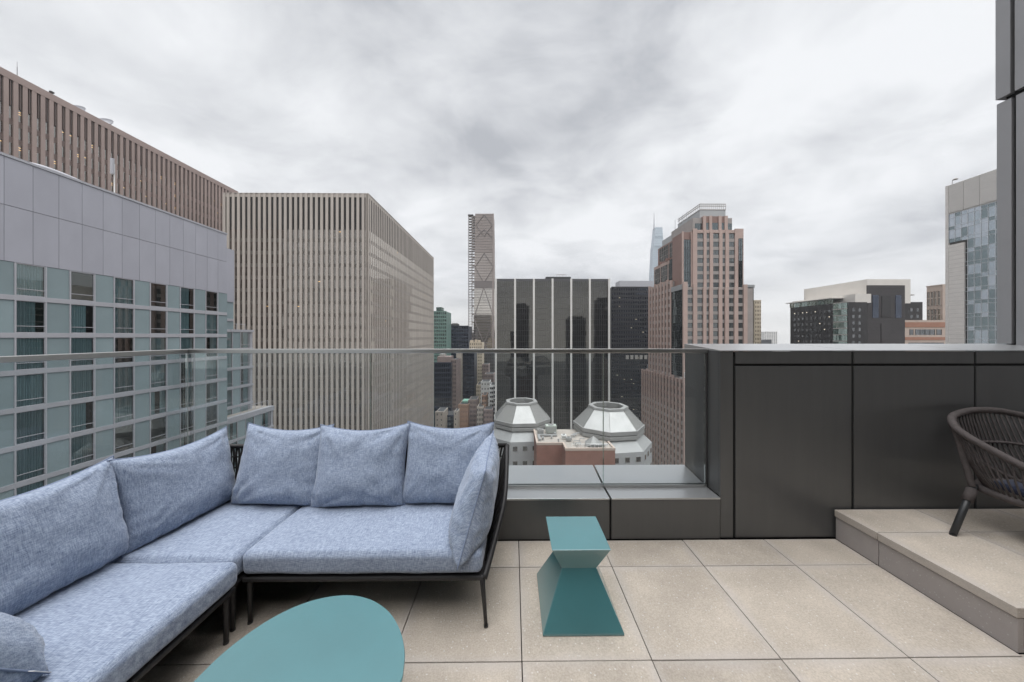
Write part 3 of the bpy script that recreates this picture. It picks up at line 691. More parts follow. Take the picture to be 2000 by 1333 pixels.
# ================================================================== THE CITY
M['alu'] = mat('pale_metal_band', (0.38, 0.385, 0.415), 0.5, metal=0.2, var=0.05)
M['hotel_panel'] = mat('lilac_grey_panel', (0.365, 0.369, 0.415), 0.5, metal=0.2, var=0.06, scale=0.5, stretch=(1, 1, 0.35), rnd=0.03)
M['hotel_spandrel'] = mat('teal_grey_spandrel', (0.215, 0.275, 0.292), 0.22, var=0.06, scale=0.4, rnd=0.10, spec=0.5)
M['curtain'] = mat('teal_curtain', (0.31, 0.43, 0.455), 0.9, var=0.2, scale=6, stretch=(1, 9, 0.3), rnd=0.25)
M['room'] = mat('dark_room', (0.03, 0.028, 0.027), 0.9)
M['pane'] = clear_glass('hotel_pane', (0.80, 0.87, 0.88), 0.12)
M['white'] = mat('white_metal', (0.70, 0.70, 0.69), 0.5)
M['concrete'] = mat('concrete', (0.34, 0.32, 0.30), 0.85, var=0.15, scale=0.5)
M['roof'] = mat('roof_membrane', (0.32, 0.29, 0.26), 0.9, var=0.15, scale=0.3)
M['dark_roof'] = mat('dark_roof', (0.05, 0.05, 0.05), 0.9)
M['lamp'] = emit('warm_office_light', (1.0, 0.62, 0.28), 0.75)
M['lamp_white'] = emit('pale_office_light', (1.0, 0.88, 0.66), 0.55)

# ------------------------------------------------------------------ hotel across the street
HX = -40.0
hotel = thing('hotel', 'grey and teal hotel with curtained windows and blank panelled top, nearest on the left', 'building', (HX-8, 34, GZ))
F = Face('east', HX)
Y0h, Y1h = 16.0, 44.68; ZTOP = 15.9; ZW = 7.45; FLH = 3.02
mb = MB(); mb.box(HX-22, HX-0.9, Y0h, Y1h-0.05, GZ, ZTOP-0.1); mb.build('wall', M['room'], hotel)
mb = MB(); mb.box(HX-0.9, HX-0.05, Y1h-0.5, Y1h-0.05, GZ, ZTOP-0.1); mb.box(HX-0.9, HX-0.02, Y0h, Y1h-0.05, GZ, -29.0); mb.build('end_wall', M['alu'], hotel)
nfl = 12
zb_ = [ZW - 2.62 - FLH*k for k in range(nfl)]            # underside of each window row
for k in range(nfl):
    mb = MB(); F.box(mb, Y0h, Y1h, -0.9, 0.10, zb_[k]-0.40, zb_[k]); mb.build('band', M['alu'], hotel, origin=(HX, 30, zb_[k]))
mb = MB(); mb.box(0, 0.10, -0.045, 0.045, 0, 2.62); mull = mb.mesh('mullion', M['alu'])
mb = MB(); mb.box(0, 0.03, 0, 1.40, 0, 2.62); span = mb.mesh('spandrel_panel', M['hotel_spandrel'])
mb = MB()
for a, b, c, d in ((0, 1.62, 0, 0.05), (0, 1.62, 2.57, 2.62), (0, 0.05, 0.05, 2.57), (1.57, 1.62, 0.05, 2.57), (0.05, 1.57, 0.52, 0.575)): mb.box(0, 0.07, a, b, c, d)
wfr = mb.mesh('window', M['alu'])
mb = MB(); mb.face([(0.02, 0.05, 0.05), (0.02, 1.57, 0.05), (0.02, 1.57, 2.57), (0.02, 0.05, 2.57)]); pn = mb.mesh('pane', M['pane'])
def curtain_mesh(y0, y1):
    mb = MB(); n = max(6, int((y1-y0)*22)); P = [(-0.14 + 0.035*math.sin(i*1.9)+0.012*math.sin(i*0.7), y0+(y1-y0)*i/n) for i in range(n+1)]
    for i in range(n): mb.face([(P[i][0], P[i][1], 0.02), (P[i+1][0], P[i+1][1], 0.02), (P[i+1][0], P[i+1][1], 2.6), (P[i][0], P[i][1], 2.6)])
    return mb.mesh('curtain', M['curtain'], smooth=True)
cur = [curtain_mesh(0.03, 1.6), curtain_mesh(0.03, 0.55), curtain_mesh(1.08, 1.6), curtain_mesh(0.03, 1.2), curtain_mesh(0.75, 1.6)]
winY = [22.71 + 3.16*i for i in range(7)]
def hotel_window(parent, x, y, z, choice):
    w = piece('window', wfr, parent, (x, y, z)); piece('pane', pn, w, (x, y, z))
    for c in ((0,), (1, 2), (3,), (4,), ())[choice]: piece('curtain', cur[c], w, (x, y, z))
for k in range(nfl):
    for i, y in enumerate(winY):
        ch_ = random.choice((0, 0, 0, 0, 1, 3, 2, 4)) if not (k == 0 and i in (2, 6)) else 4
        hotel_window(hotel, HX, y, zb_[k], ch_)
        piece('spandrel_panel', span, hotel, (HX, y+1.69, zb_[k]))
        piece('mullion', mull, hotel, (HX, y-0.03, zb_[k])); piece('mullion', mull, hotel, (HX, y+1.655, zb_[k]))
mb = MB(); mb.box(HX-0.9, HX, Y0h, 22.63, -29, ZW); mb.build('end_wall', M['hotel_spandrel'], hotel)
# blank panelled top
py_ = [20.78 + 1.505*i for i in range(16)] + [Y1h]
for i in range(len(py_)-1):
    for a, b in ((ZW+0.03, 11.86), (11.9, ZTOP-0.22)):
        mb = MB(); F.box(mb, py_[i]+0.012, py_[i+1]-0.012, -0.06, 0.06, a, b); mb.build('cladding_panel', M['hotel_panel'], hotel, origin=(HX, py_[i], a))
mb = MB(); F.box(mb, Y0h, Y1h+0.1, -0.4, 0.12, ZTOP-0.2, ZTOP); mb.build('coping', M['alu'], hotel)
mb = MB(); mb.box(HX-22, HX-0.4, Y0h, Y1h, ZTOP-0.09, ZTOP-0.02); mb.build('roof', M['roof'], hotel)
mb = MB(); mb.box(HX-0.95, HX-0.08, Y0h, Y1h-0.02, ZW-0.05, ZTOP-0.3); mb.build('parapet_wall', M['groove'], hotel)
# white hood on the roof edge
hd = thing('roof_duct', 'pale curved duct hood lying on the hotel roof edge', 'duct', (HX-0.8, 29.2, ZTOP))
mb = MB(); mb.tube(catmull([(HX-0.8, 27.2, ZTOP+0.1), (HX-0.8, 28.0, ZTOP+0.22), (HX-0.8, 29.3, ZTOP+0.2), (HX-0.8, 30.6, ZTOP+0.05), (HX-0.8, 31.6, ZTOP-0.05)], 6), 0.24, 12); mb.build('hood', M['alu'], hd, smooth=True)
mb = MB(); mb.box(HX-1.3, HX-0.35, 27.0, 31.3, ZTOP, ZTOP+0.14); mb.build('kerb', M['alu'], hd)
po = thing('roof_antenna', 'thin white cellular antenna pole on the hotel roof', 'antenna', (HX-0.7, 32.8, ZTOP))
mb = MB(); mb.tube([(HX-0.7, 32.8, ZTOP-0.02), (HX-0.7, 32.8, ZTOP+3.2)], 0.045, 8); mb.build('pole', M['white'], po)
mb = MB(); mb.box(HX-0.85, HX-0.6, 32.55, 32.75, ZTOP+2.1, ZTOP+3.7); mb.build('antenna_panel', M['alu'], po, bevel=0.03)
# the hotel's stepped rear wings
def hotel_wing(x, ya, yb, ztop, ncol, y0w, step, ztw, nfl2, cap):
    f = Face('east', x)
    mb = MB(); mb.box(x-17, x-0.9, ya, yb-0.05, GZ, ztop-0.1); mb.build('wall', M['room'], hotel)
    mb = MB(); mb.box(x-0.9, x-0.05, yb-0.5, yb-0.02, GZ, ztop-0.1); mb.box(x-0.9, x-0.1, ya, yb, GZ, ztw-FLH*nfl2); mb.build('end_wall', M['alu'], hotel)
    for k in range(nfl2):
        z = ztw - 2.62 - FLH*k
        mb = MB(); f.box(mb, ya, yb, -0.9, 0.10, z-0.40, z); mb.build('band', M['alu'], hotel, origin=(x, ya, z))
        for i in range(ncol):
            y = y0w + step*i
            if y+1.6 < yb: hotel_window(hotel, x, y, z, random.choice((0, 0, 1, 3)))
            if y+3.0 < yb+0.2: piece('spandrel_panel', span, hotel, (x, y+1.69, z))
            piece('mullion', mull, hotel, (x, y-0.03, z)); piece('mullion', mull, hotel, (x, y+1.655, z))
    mb = MB(); f.box(mb, ya, yb+0.06, -0.6, 0.14, ztw, ztop)
    if not cap: mb.build('coping', M['alu'], hotel)
    else: mb.build('cladding_panel', M['hotel_panel'], hotel)
    mb = MB(); mb.box(x-17, x-0.5, ya, yb, ztop-0.08, ztop-0.02); mb.build('roof', M['roof'], hotel)
hotel_wing(-44.6, 43.5, 51.0, 15.2, 2, 44.8, 3.16, 6.9, 2, True)
hotel_wing(-44.4, 43.6, 54.6, 2.6, 4, 42.6, 3.16, 2.2, 9, False)
hotel_wing(-42.6, 43.7, 56.8, -10.8, 4, 44.6, 3.16, -11.6, 6, False)
mb = MB()
for i in range(6): mb.tube([(-44.8, 45.5+1.6*i, 2.6), (-44.8, 45.5+1.6*i, 3.5)], 0.035, 5)
mb.tube([(-44.8, 45.5, 3.5), (-44.8, 53.6, 3.5)], 0.035, 5)
for i in range(5): mb.tube([(-43.2, 50.8+1.4*i, -10.8), (-43.2, 50.8+1.4*i, -9.8)], 0.035, 5)
mb.tube([(-43.2, 50.8, -9.8), (-43.2, 56.4, -9.8)], 0.035, 5); mb.build('railing', M['alu'], hotel)

# ------------------------------------------------------------------ brown slab tower
M['brown'] = mat('brown_stone', (0.30, 0.235, 0.215), 0.75, var=0.07, scale=0.15, rnd=0.04)
M['brown_dark'] = mat('brown_spandrel', (0.15, 0.115, 0.105), 0.6, var=0.1, scale=0.2)
M['brown_glass'] = glass_facade('brown_glass', (0.055, 0.05, 0.047), (0.85, 0.82, 0.78), 0.28, cell=(9, 1.355, 3.95))
M['louver'] = mat('dark_louvre', (0.045, 0.042, 0.042), 0.7, stretch=(1, 1, 30), scale=2)
BX = -110.0; BT = 59.3
bt = thing('office_tower', 'brown slab office tower with vertical fins rising behind the hotel', 'building', (BX-20, 92, GZ))
F = Face('east', BX); ya, yb2, sp = 46.0, 128.0, 1.355
mb = MB(); mb.box(BX-40, BX-0.6, ya, yb2, GZ, BT-0.3); mb.build('wall', M['brown_dark'], bt)
pa, sa, lo, li = MB(), MB(), MB(), MB(); zl = 8.0
ph = 70.25 - math.floor((69.2-ya)/sp)*sp; nb = int((yb2-ph)/sp)
zf = [51.9 - 3.95*k for k in range(12)]
mb = MB(); mb.box(-0.6, 0.10, 0, 0.70, zl-GZ, BT-GZ-1.6); fin = mb.mesh('fin', M['brown'])
for i in range(nb):
    y = ph + sp*i
    piece('fin', fin, bt, (BX, y+0.655, GZ))
    lo.box(BX-0.55, BX-0.24, y, y+0.655, 51.9, BT-1.6)
    sa.box(BX-0.5, BX-0.02, y+0.27, y+0.385, 52.1, BT-1.8)
    for k, z in enumerate(zf):
        F.pane(pa, y, y+0.655, -0.2, z-2.6, z, 0.003); sa.box(BX-0.5, BX-0.16, y, y+0.655, z-3.95, z-2.6)
        if random.random() < 0.15 and k < 6:
            for q in range(random.choice((1, 2))): F.box(li, y+0.12, y+0.52, -0.19, -0.18, z-0.5-0.5*q, z-0.42-0.5*q)
pa.build('windows', M['brown_glass'], bt, stuff=True); sa.build('spandrels', M['brown_dark'], bt, stuff=True); lo.build('louvre_band', M['louver'], bt); li.build('lit_lamps', M['lamp'], bt, stuff=True)
mb = MB(); F.box(mb, ya, yb2, -0.7, 0.14, BT-1.6, BT); mb.build('coping', M['brown'], bt)
mb = MB(); mb.box(BX-40, BX-0.7, ya, yb2, BT-0.3, BT-0.25); mb.build('roof', M['dark_roof'], bt)
def dish(label, x, y, z, r):
    t = thing('satellite_dish', label, 'satellite dish', (x, y, z)); mb = MB()
    prof = [(r*math.sin(R(a)), -r*0.55*math.cos(R(a))) for a in range(0, 76, 12)]
    mb.lathe((0, 0, 0), prof, 20); o = mb.build('reflector', M['alu'], t, origin=(0, 0, 0), smooth=True); o.location = (0, 0, r*1.15); o.rotation_euler = (R(48), R(22), 0)
    mb = MB(); mb.tube([(x, y, z), (x, y, z+r*0.75)], 0.14, 8); mb.build('mast', M['alu'], t)
dish('white satellite dish on the brown tower roof, further left of the two', BX-4, 83.4, BT-0.7, 2.1)
dish('white satellite dish on the brown tower roof, further right of the two', BX-3, 88.4, BT-0.7, 2.1)
t = thing('roof_mast', 'thin dark mast on the brown tower roof', 'antenna', (BX-0.5, 71.8, BT)); mb = MB(); mb.tube([(BX-0.5, 71.8, BT-0.1), (BX-0.5, 71.8, BT+2.2)], 0.05, 6); mb.tube([(BX-0.5, 71.8, BT+2.2), (BX-0.5, 71.8, BT+3.4)], 0.025, 5); mb.build('pole', M['louver'], t)
t = thing('roof_camera', 'small dark device on the brown tower parapet', 'camera', (BX-0.4, 77.0, BT)); mb = MB(); mb.tube([(BX-0.4, 77, BT-0.1), (BX-0.4, 77, BT+0.5)], 0.05, 6); mb.build('post', M['louver'], t); mb = MB(); mb.box(BX-0.6, BX-0.1, 76.7, 77.3, BT+0.4, BT+0.75); mb.build('housing', M['louver'], t)

# ------------------------------------------------------------------ pale striped slab tower
M['pale'] = mat('pale_limestone', (0.42, 0.38, 0.345), 0.7, var=0.06, scale=0.12, rnd=0.04)
M['pale_glass'] = glass_facade('bronze_glass', (0.04, 0.036, 0.033), (0.98, 0.92, 0.85), 0.18, cell=(1.6, 1.6, 3.9))
M['pale_spandrel'] = mat('bronze_spandrel', (0.10, 0.09, 0.08), 0.35, var=0.2, scale=0.3)
ps = thing('office_tower', 'pale limestone striped office tower left of centre showing two faces', 'building', (-68, 140, GZ))
SX0, SX1, SY0, SY1, ST = -90.6, -45.4, 100.0, 182.0, 46.2
mb = MB(); mb.box(SX0+0.6, SX1-0.6, SY0+0.6, SY1, GZ, ST-0.3); mb.build('wall', M['pale_spandrel'], ps)
M['pale_glass_side'] = glass_facade('bronze_glass_side', (0.05, 0.045, 0.04), (1.0, 0.95, 0.87), 0.55, cell=(1.6, 1.6, 3.9))  # brighter copy of the bronze glass, grazing sky reflection put into this face
pa, pb, sa, lo, li = MB(), MB(), MB(), MB(), MB()
zl = -62.0
for F, u0, u1, nb in ((Face('front', SY0), SX0, SX1, 28), (Face('east', SX1), SY0, SY1, 51)):
    sp = (u1-u0)/nb; fw = sp*0.50
    mb = MB()
    dp = 0.0 if F.k == 'front' else 0.10
    if F.k == 'front': mb.box(-fw/2, fw/2, -0.1, 0.6, zl-GZ, ST-GZ-0.02)
    else: mb.box(-0.6, 0.05, -fw/2, fw/2, zl-GZ, ST-GZ-0.02)
    fin = mb.mesh('fin', M['pale'])
    for i in range(nb+1):
        if F.k == 'east' and i == 0: continue
        u = u0+sp*i + (fw/2 if i == 0 else -fw/2 if i == nb else 0)
        piece('fin', fin, ps, F.P(u, 0, GZ))
    F.box(lo, u0+0.3, u1-0.3, -0.62, -0.14+dp, 34.9, ST-1.1)
    F.box(sa, u0+0.3, u1-0.3, -0.62, -0.04, ST-1.1, ST-0.05, 1)
    z = 34.9
    while z > zl+4:
        for i in range(nb):
            F.pane(pa if F.k == 'front' else pb, u0+sp*i+fw*0.45, u0+sp*(i+1)-fw*0.45, -0.13+dp, z-2.75, z, 0.0025)
            if random.random() < 0.012 and z > 0: F.box(li, u0+sp*i+fw*0.6, u0+sp*(i+1)-fw*0.6, -0.12+dp, -0.11+dp, z-0.7, z-0.6)
        F.box(sa, u0+0.3, u1-0.3, -0.6, -0.11+dp, z-3.9, z-2.75, 0); z -= 3.9
pa.build('windows', M['pale_glass'], ps, stuff=True); pb.build('windows', M['pale_glass_side'], ps, stuff=True); sa.build('spandrels', [M['pale_spandrel'], M['pale']], ps, stuff=True); lo.build('louvre_band', mat('black_louvre', (0.018, 0.017, 0.017), 0.8), ps); li.build('lit_lamps', M['lamp'], ps, stuff=True)
mb = MB(); mb.box(SX1-0.6, SX1+0.1, SY0-0.1, SY0+0.6, zl, ST-0.02); mb.build('corner_pier', M['pale'], ps)
mb = MB(); mb.box(SX0, SX1+0.12, SY0-0.12, SY0+0.5, ST-0.018, ST+0.1); mb.box(SX1-0.5, SX1+0.12, SY0+0.5, SY1, ST-0.018, ST+0.1); mb.build('coping', M['pale'], ps)
mb = MB(); mb.box(SX0+0.3, SX1-0.5, SY0+0.5, SY1, ST-0.29, ST-0.2); mb.build('roof', M['dark_roof'], ps)

# ------------------------------------------------------------------ generic far building with a relief of piers, spandrels and panes
def grid_building(name, label, x0, x1, y0, y1, z1, wall, glass, faces, fh=3.6, wh=2.0, zlow=-60, roof='dark_roof', relief=0.25, parapet=0.9, cat='building', tilt=0.004, group=None, lit=0.0, spn=None):
    """faces: list of (kind, number of bays, share of each bay that is window)"""
    t = thing(name, label, cat, ((x0+x1)/2, (y0+y1)/2, GZ), group)
    mb = MB(); mb.box(x0, x1, y0, y1, GZ, z1-parapet*0.6); mb.build('wall', M[wall], t)
    pa, pi, sa, li = MB(), MB(), MB(), MB()
    for kind, nb, share in faces:
        F = Face(kind, {'front': y0, 'east': x1, 'west': x0}[kind]); u0, u1 = (x0, x1) if kind == 'front' else (y0, y1)
        sp = (u1-u0)/nb; pw = sp*(1-share)
        for i in range(nb+1):
            a = max(u0, u0+sp*i-pw/2); b = min(u1, u0+sp*i+pw/2); F.box(pi, a, b, 0.002, relief, zlow, z1-parapet)
        z = z1-parapet
        while z-fh > zlow:
            for i in range(nb):
                F.pane(pa, u0+sp*i+pw*0.45, u0+sp*(i+1)-pw*0.45, 0.03, z-0.3-wh, z-0.3, tilt)
                if lit and random.random() < lit: F.box(li, u0+sp*(i+0.3), u0+sp*(i+0.7), 0.05, 0.07, z-0.3-wh*0.45, z-0.3-wh*0.3)
            F.box(sa, u0, u1, 0.001, relief*0.7, z-0.3, z); F.box(sa, u0, u1, 0.001, relief*0.7, z-fh, z-0.3-wh); z -= fh
        F.box(sa, u0-0.02, u1+0.02, -0.4, relief+0.05, z1-parapet, z1)
    pa.build('windows', M[glass], t, stuff=True); pi.build('piers', M[wall], t, stuff=True); sa.build('spandrels', M[spn or wall], t, stuff=True); li.build('lit_lamps', M['lamp_white'], t, stuff=True)
    mb = MB(); mb.box(x0+0.4, x1-0.4, y0+0.4, y1, z1-parapet*0.59, z1-parapet*0.5); mb.build('roof', M[roof], t)
    return t
def add_box(t, name, x0, x1, y0, y1, z0, z1, m): mb = MB(); mb.box(x0, x1, y0, y1, z0, z1); return mb.build(name, M[m], t)

# ------------------------------------------------------------------ black glass slab with white piers
M['black_glass'] = glass_facade('black_glass', (0.007, 0.007, 0.008), (0.98, 0.95, 0.86), 0.125, rough=0.03, cell=(1.5, 9, 3.62))
M['black_frame'] = mat('black_mullion', (0.03, 0.03, 0.03), 0.4)
M['pier_white'] = mat('white_stone', (0.62, 0.61, 0.59), 0.6, var=0.05, scale=0.1)
KY = 210.0; KX0, KX1, KT = wx(967.5, KY), wx(1191, KY), wz(545, KY)
bk = thing('office_tower', 'black glass office tower with seven white vertical piers at the centre', 'building', ((KX0+KX1)/2, KY+15, GZ))
F = Face('front', KY); mb = MB(); mb.box(KX0, KX1, KY+0.1, KY+34, GZ, KT-0.1); mb.build('wall', M['black_frame'], bk)
pxs = [968.6, 1006, 1042.6, 1079, 1115.4, 1151.6, 1189.2]; pxs = [wx(p, KY) for p in pxs]
for p in pxs:
    mb = MB(); F.box(mb, p-0.62, p+0.62, -0.1, 0.75, -95, KT+0.1); mb.build('pier', M['pier_white'], bk, origin=(p, KY, 0))
pa, mu = MB(), MB()
for i in range(6):
    a, b = pxs[i]+0.62, pxs[i+1]-0.62; w = (b-a)/8; z = KT-1.6; k = 0
    F.box(mu, a, b, -0.05, 0.12, KT-1.6, KT)
    for j in range(9): F.box(mu, a+w*j-0.055, a+w*j+0.055, 0.0, 0.14, -70, KT-1.6)
    while z > -66:
        for j in range(8): F.pane(pa, a+w*j+0.05, a+w*(j+1)-0.05, 0.03, z-3.5, z, 0.0006)
        F.box(mu, a, b, 0.0, 0.10, z-3.62, z-3.5); z -= 3.62
pa.build('windows', M['black_glass'], bk, stuff=True); mu.build('mullions', mat('grey_mullion_strip', (0.07, 0.07, 0.075), 0.4), bk, stuff=True)
add_box(bk, 'roof', KX0+0.5, KX1-0.5, KY+0.7, KY+34, KT-0.09, KT-0.02, 'dark_roof')
add_box(bk, 'penthouse', wx(1066, KY+9), wx(1115, KY+9), KY+9, KY+20, KT-0.02, wz(541, KY+9), 'black_frame')
t = thing('roof_platform', 'white railing and cross shaped antenna on the black tower roof', 'antenna', (wx(1090, 222), 222, wz(541, 219)))
zp_ = wz(541, 219); mb = MB(); mb.tube([(wx(1096, 222), 222, zp_-0.1), (wx(1096, 222), 222, zp_+2.3)], 0.14, 6); mb.tube([(wx(1086, 222), 222, zp_+2.2), (wx(1105, 222), 222, zp_+2.2)], 0.16, 6); mb.build('mast', M['concrete'], t)
mb = MB()
for k in range(9): mb.tube([(wx(1066+6*k, 219.6), 219.6, zp_-0.02), (wx(1066+6*k, 219.6), 219.6, zp_+1.2)], 0.05, 4)
mb.tube([(wx(1066, 219.6), 219.6, zp_+1.2), (wx(1114, 219.6), 219.6, zp_+1.2)], 0.06, 4); mb.build('railing', M['white'], t)

# towers over the viewer's shoulder: the black glass mirrors them
for i, (x0, x1, d, px_top) in enumerate(((2, 26, 95, 597), (92, 122, 110, 622), (134, 178, 80, 585))):
    D = 2*KY + d; t = thing('shoulder_tower', None, None, ((x0+x1)/2, -d, GZ), kind='structure')
    sx_ = D/KY
    mb = MB(); mb.box(x0, x1, -d-25, -d, GZ, wz(px_top, D)); mb.build('wall', mat('shoulder_wall', (0.03, 0.03, 0.032), 0.7), t)
    mb = MB(); mb.box(x0+3, x1-4, -d-20, -d-3, wz(px_top, D), wz(px_top, D)+3.5); mb.build('penthouse', M['black_frame'], t)

# ------------------------------------------------------------------ dark tower right of the black slab
M['navy'] = mat('charcoal_facade', (0.022, 0.023, 0.027), 0.5, var=0.15, scale=0.1)
M['navy_glass'] = glass_facade('navy_glass', (0.012, 0.014, 0.022), (0.6, 0.68, 0.85), 0.10, cell=(4, 4, 3.2))
Yd = 232.0
dt = grid_building('office_tower', 'charcoal gridded office tower just right of the black glass slab', wx(1194, Yd), wx(1272, Yd), Yd, Yd+30, wz(560, Yd), 'navy', 'navy_glass', [('front', 17, 0.6)], fh=3.15, wh=1.75, zlow=-62, lit=0.03)
add_box(dt, 'penthouse', wx(1210, 252), wx(1276, 252), 252, 262, wz(561, Yd), wz(548.5, 252), 'alu')
mb = MB()
for k in range(6):
    u = wx(1222+9*k, Yd); mb.box(u, u+2.2, Yd-0.36, Yd-0.26, wz(702, Yd), wz(694, Yd))
mb.build('pale_windows', M['concrete'], dt, stuff=True)

# ------------------------------------------------------------------ pale needle far away
M['vglass'] = mat('pale_blue_glass', (0.40, 0.46, 0.51), 0.3, var=0.06, scale=0.02)
Yv = 820.0
vt = thing('skyscraper', 'pale blue tapering skyscraper with thin spire beyond the pink tower', 'building', (wx(1284, Yv), Yv+20, GZ))
def rect(px0, px1, py, y0, y1): z = wz(py, Yv); return [(wx(px0, Yv), y0, z), (wx(px1, Yv), y0, z), (wx(px1, Yv), y1, z), (wx(px0, Yv), y1, z)]
TIERS = (((1271, 1303, 700), (1273, 1300, 540)), ((1273.5, 1299, 540), (1276, 1297, 481)), ((1277, 1296.5, 481), (1278.5, 1295.5, 462)), ((1279, 1295, 462), (1280.5, 1294.2, 443)))
for (a, b) in TIERS:
    mb = MB(); mb.hexa(rect(*a, Yv, Yv+18), rect(*b, Yv+1, Yv+17)); mb.build('tier', M['vglass'], vt)
mb = MB()
for (a, b) in TIERS:
    n = int((a[2]-b[2])/4.2)
    for k in range(n):
        t = (k+0.5)/n; y = a[2]+(b[2]-a[2])*t; mb.box(wx(a[0]+(b[0]-a[0])*t+0.3, Yv), wx(a[1]+(b[1]-a[1])*t-0.3, Yv), Yv+t-0.3, Yv+t+1.5, wz(y+0.9, Yv), wz(y, Yv))
mb.build('floor_lines', mat('pale_line', (0.37, 0.435, 0.485), 0.5), vt, stuff=True)
mb = MB(); mb.tube([(wx(1280.5, Yv), Yv+9, wz(446, Yv)), (wx(1280.5, Yv), Yv+9, wz(430, Yv)), (wx(1280.5, Yv), Yv+9, wz(412, Yv))], [2.0, 1.2, 0.3], 8); mb.build('spire', M['alu'], vt)

# ------------------------------------------------------------------ pink granite tower
M['pink'] = mat('pink_granite', (0.40, 0.30, 0.265), 0.7, var=0.07, scale=0.2, rnd=0.03)
M['pink_grey'] = mat('grey_spandrel', (0.29, 0.265, 0.252), 0.6, var=0.1, scale=0.2)
M['red_granite'] = mat('red_granite', (0.22, 0.14, 0.12), 0.7, var=0.1, scale=0.2)
M['pink_glass'] = glass_facade('grey_green_glass', (0.055, 0.06, 0.062), (0.85, 0.9, 0.9), 0.14, cell=(1.6, 1.6, 3.87))
M['dark_glass'] = glass_facade('dark_corner_glass', (0.02, 0.024, 0.026), (0.75, 0.85, 0.88), 0.18, cell=(1.5, 1.5, 3.87))
pk = thing('granite_tower', 'stepped pink granite tower with grey metal crown right of centre', 'building', (95, 165, GZ))
PY = 150.0; q = PY/FPX; FL = 3.87
def pkx(zx): return (1180+zx/3.508 - 1002)*q
def pkz(zy): return H - (380+zy/3.508 - 657)*q
# main shaft
mb = MB(); mb.box(pkx(610), pkx(960), PY, 184, GZ, pkz(240)); mb.build('shaft_wall', M['pink_grey'], pk)
Fm = Face('front', PY)
shaft_c = [(640, 685), (705, 728), (750, 793), (815, 836), (860, 901)]
mb0 = {}
def unit_window(w, h):
    key = (round(w, 3), round(h, 3))
    if key not in mb0:
        mb = MB(); mb.box(0, w, 0, 0.06, 0, 0.08, 0); mb.box(0, w, 0, 0.06, h-0.08, h, 0); mb.box(w/2-0.04, w/2+0.04, 0, 0.06, 0.08, h-0.08, 0)
        mb.face([(0, 0.04, 0.08), (w, 0.04, 0.08), (w, 0.04, h-0.08), (0, 0.04, h-0.08)], 1); mb0[key] = mb.mesh('window', [M['black_frame'], M['pink_glass']])
    return mb0[key]
zrow = [pkz(266) - FL*k for k in range(20)]               # tops of the window rows
edges = [610] + [e for c in shaft_c for e in c] + [960]
for i in range(0, len(edges), 2):                          # granite piers between the window columns
    a, b = pkx(edges[i]), pkx(edges[i+1])
    mb = MB(); Fm.box(mb, a, b, 0.002, 0.55, -70, pkz(240)+ (0.5 if i in (0, 10) else 0)); mb.build('pier', M['pink'], pk, origin=(a, PY, 0))
for (a, b) in shaft_c:
    for k, z in enumerate(zrow):
        piece('window', unit_window(pkx(b)-pkx(a), 2.35), pk, (pkx(a), PY-0.12, z-2.35))
    mb = MB()
    for z in zrow: Fm.box(mb, pkx(a), pkx(b), 0.0, 0.22, z-FL, z-2.35)
    mb.build('spandrels', M['pink_grey'], pk, stuff=True)
mb = MB(); Fm.box(mb, pkx(610), pkx(960), -0.5, 0.35, pkz(262), pkz(241)); mb.build('cornice', M['pink'], pk)
# dark corner bays beside the shaft
def bay(u0, u1, y, zt, zb, nb, cap=True, name='corner_bay', side=None, glass='dark_glass'):
    f = Face('front', y) if side is None else Face(side, y); pa, mu = MB(), MB(); sp = (u1-u0)/nb; z = zt
    f.box(mu, u0, u1, -0.4, -0.05, zb, zt)
    while z > zb:
        for i in range(nb): f.pane(pa, u0+sp*i, u0+sp*(i+1), 0.0, max(z-FL, zb), z, 0.004)
        f.box(mu, u0, u1, -0.05, 0.07, z-0.16, z); f.box(mu, u0, u1, -0.05, 0.06, z-1.30, z-1.2); z -= FL
    for i in range(nb+1): f.box(mu, u0+sp*i-0.05, u0+sp*i+0.05, -0.05, 0.08, zb, zt)
    pa.build(name, M[glass], pk, stuff=True); mu.build('bay_mullions', M['black_frame'], pk, stuff=True)
bay(pkx(925), pkx(952), PY-0.6, pkz(300), pkz(640), 2)
add_box(pk, 'shoulder', pkx(961), pkx(986), 152, 175, GZ, pkz(430), 'pink_grey')
# crown and penthouse
add_box(pk, 'crown', pkx(690), pkx(836), 150.6, 174, pkz(241), pkz(142), 'red_granite')
add_box(pk, 'crown', pkx(625), pkx(689), 151.4, 172, pkz(241), pkz(150), 'pink_grey'); add_box(pk, 'crown', pkx(837), pkx(900), 151.4, 172, pkz(241), pkz(150), 'pink_grey')
for a, b in ((708, 728), (750, 793), (817, 835)):
    mb = MB(); Face('front', 150.6).box(mb, pkx(a), pkx(b), 0.0, 0.12, pkz(240), pkz(188)); mb.build('window', M['dark_glass'], pk)
for a, b in ((640, 686), (860, 898)):
    mb = MB(); Face('front', 151.4).box(mb, pkx(a), pkx(b), 0.0, 0.12, pkz(240), pkz(188)); mb.build('window', M['dark_glass'], pk)
for a, b in ((688, 707), (730, 749), (795, 815), (836, 858)):
    mb = MB(); Face('front', 150.6).box(mb, pkx(a), pkx(b), 0.002, 0.5, pkz(240), pkz(141)); mb.build('pier', M['pink'], pk)
YPH = 156.0
M['crown_metal'] = mat('crown_louvres', (0.33, 0.34, 0.345), 0.5, metal=0.4, var=0.1, scale=0.5, stretch=(1, 1, 20))
pz1 = wz(397, YPH); pz2 = wz(407, YPH); xa, xb3 = wx(1367, YPH), wx(1417, YPH)
add_box(pk, 'penthouse', xa, xb3, YPH, 177, pkz(145), pz2-0.3, 'crown_metal')
mb = MB()
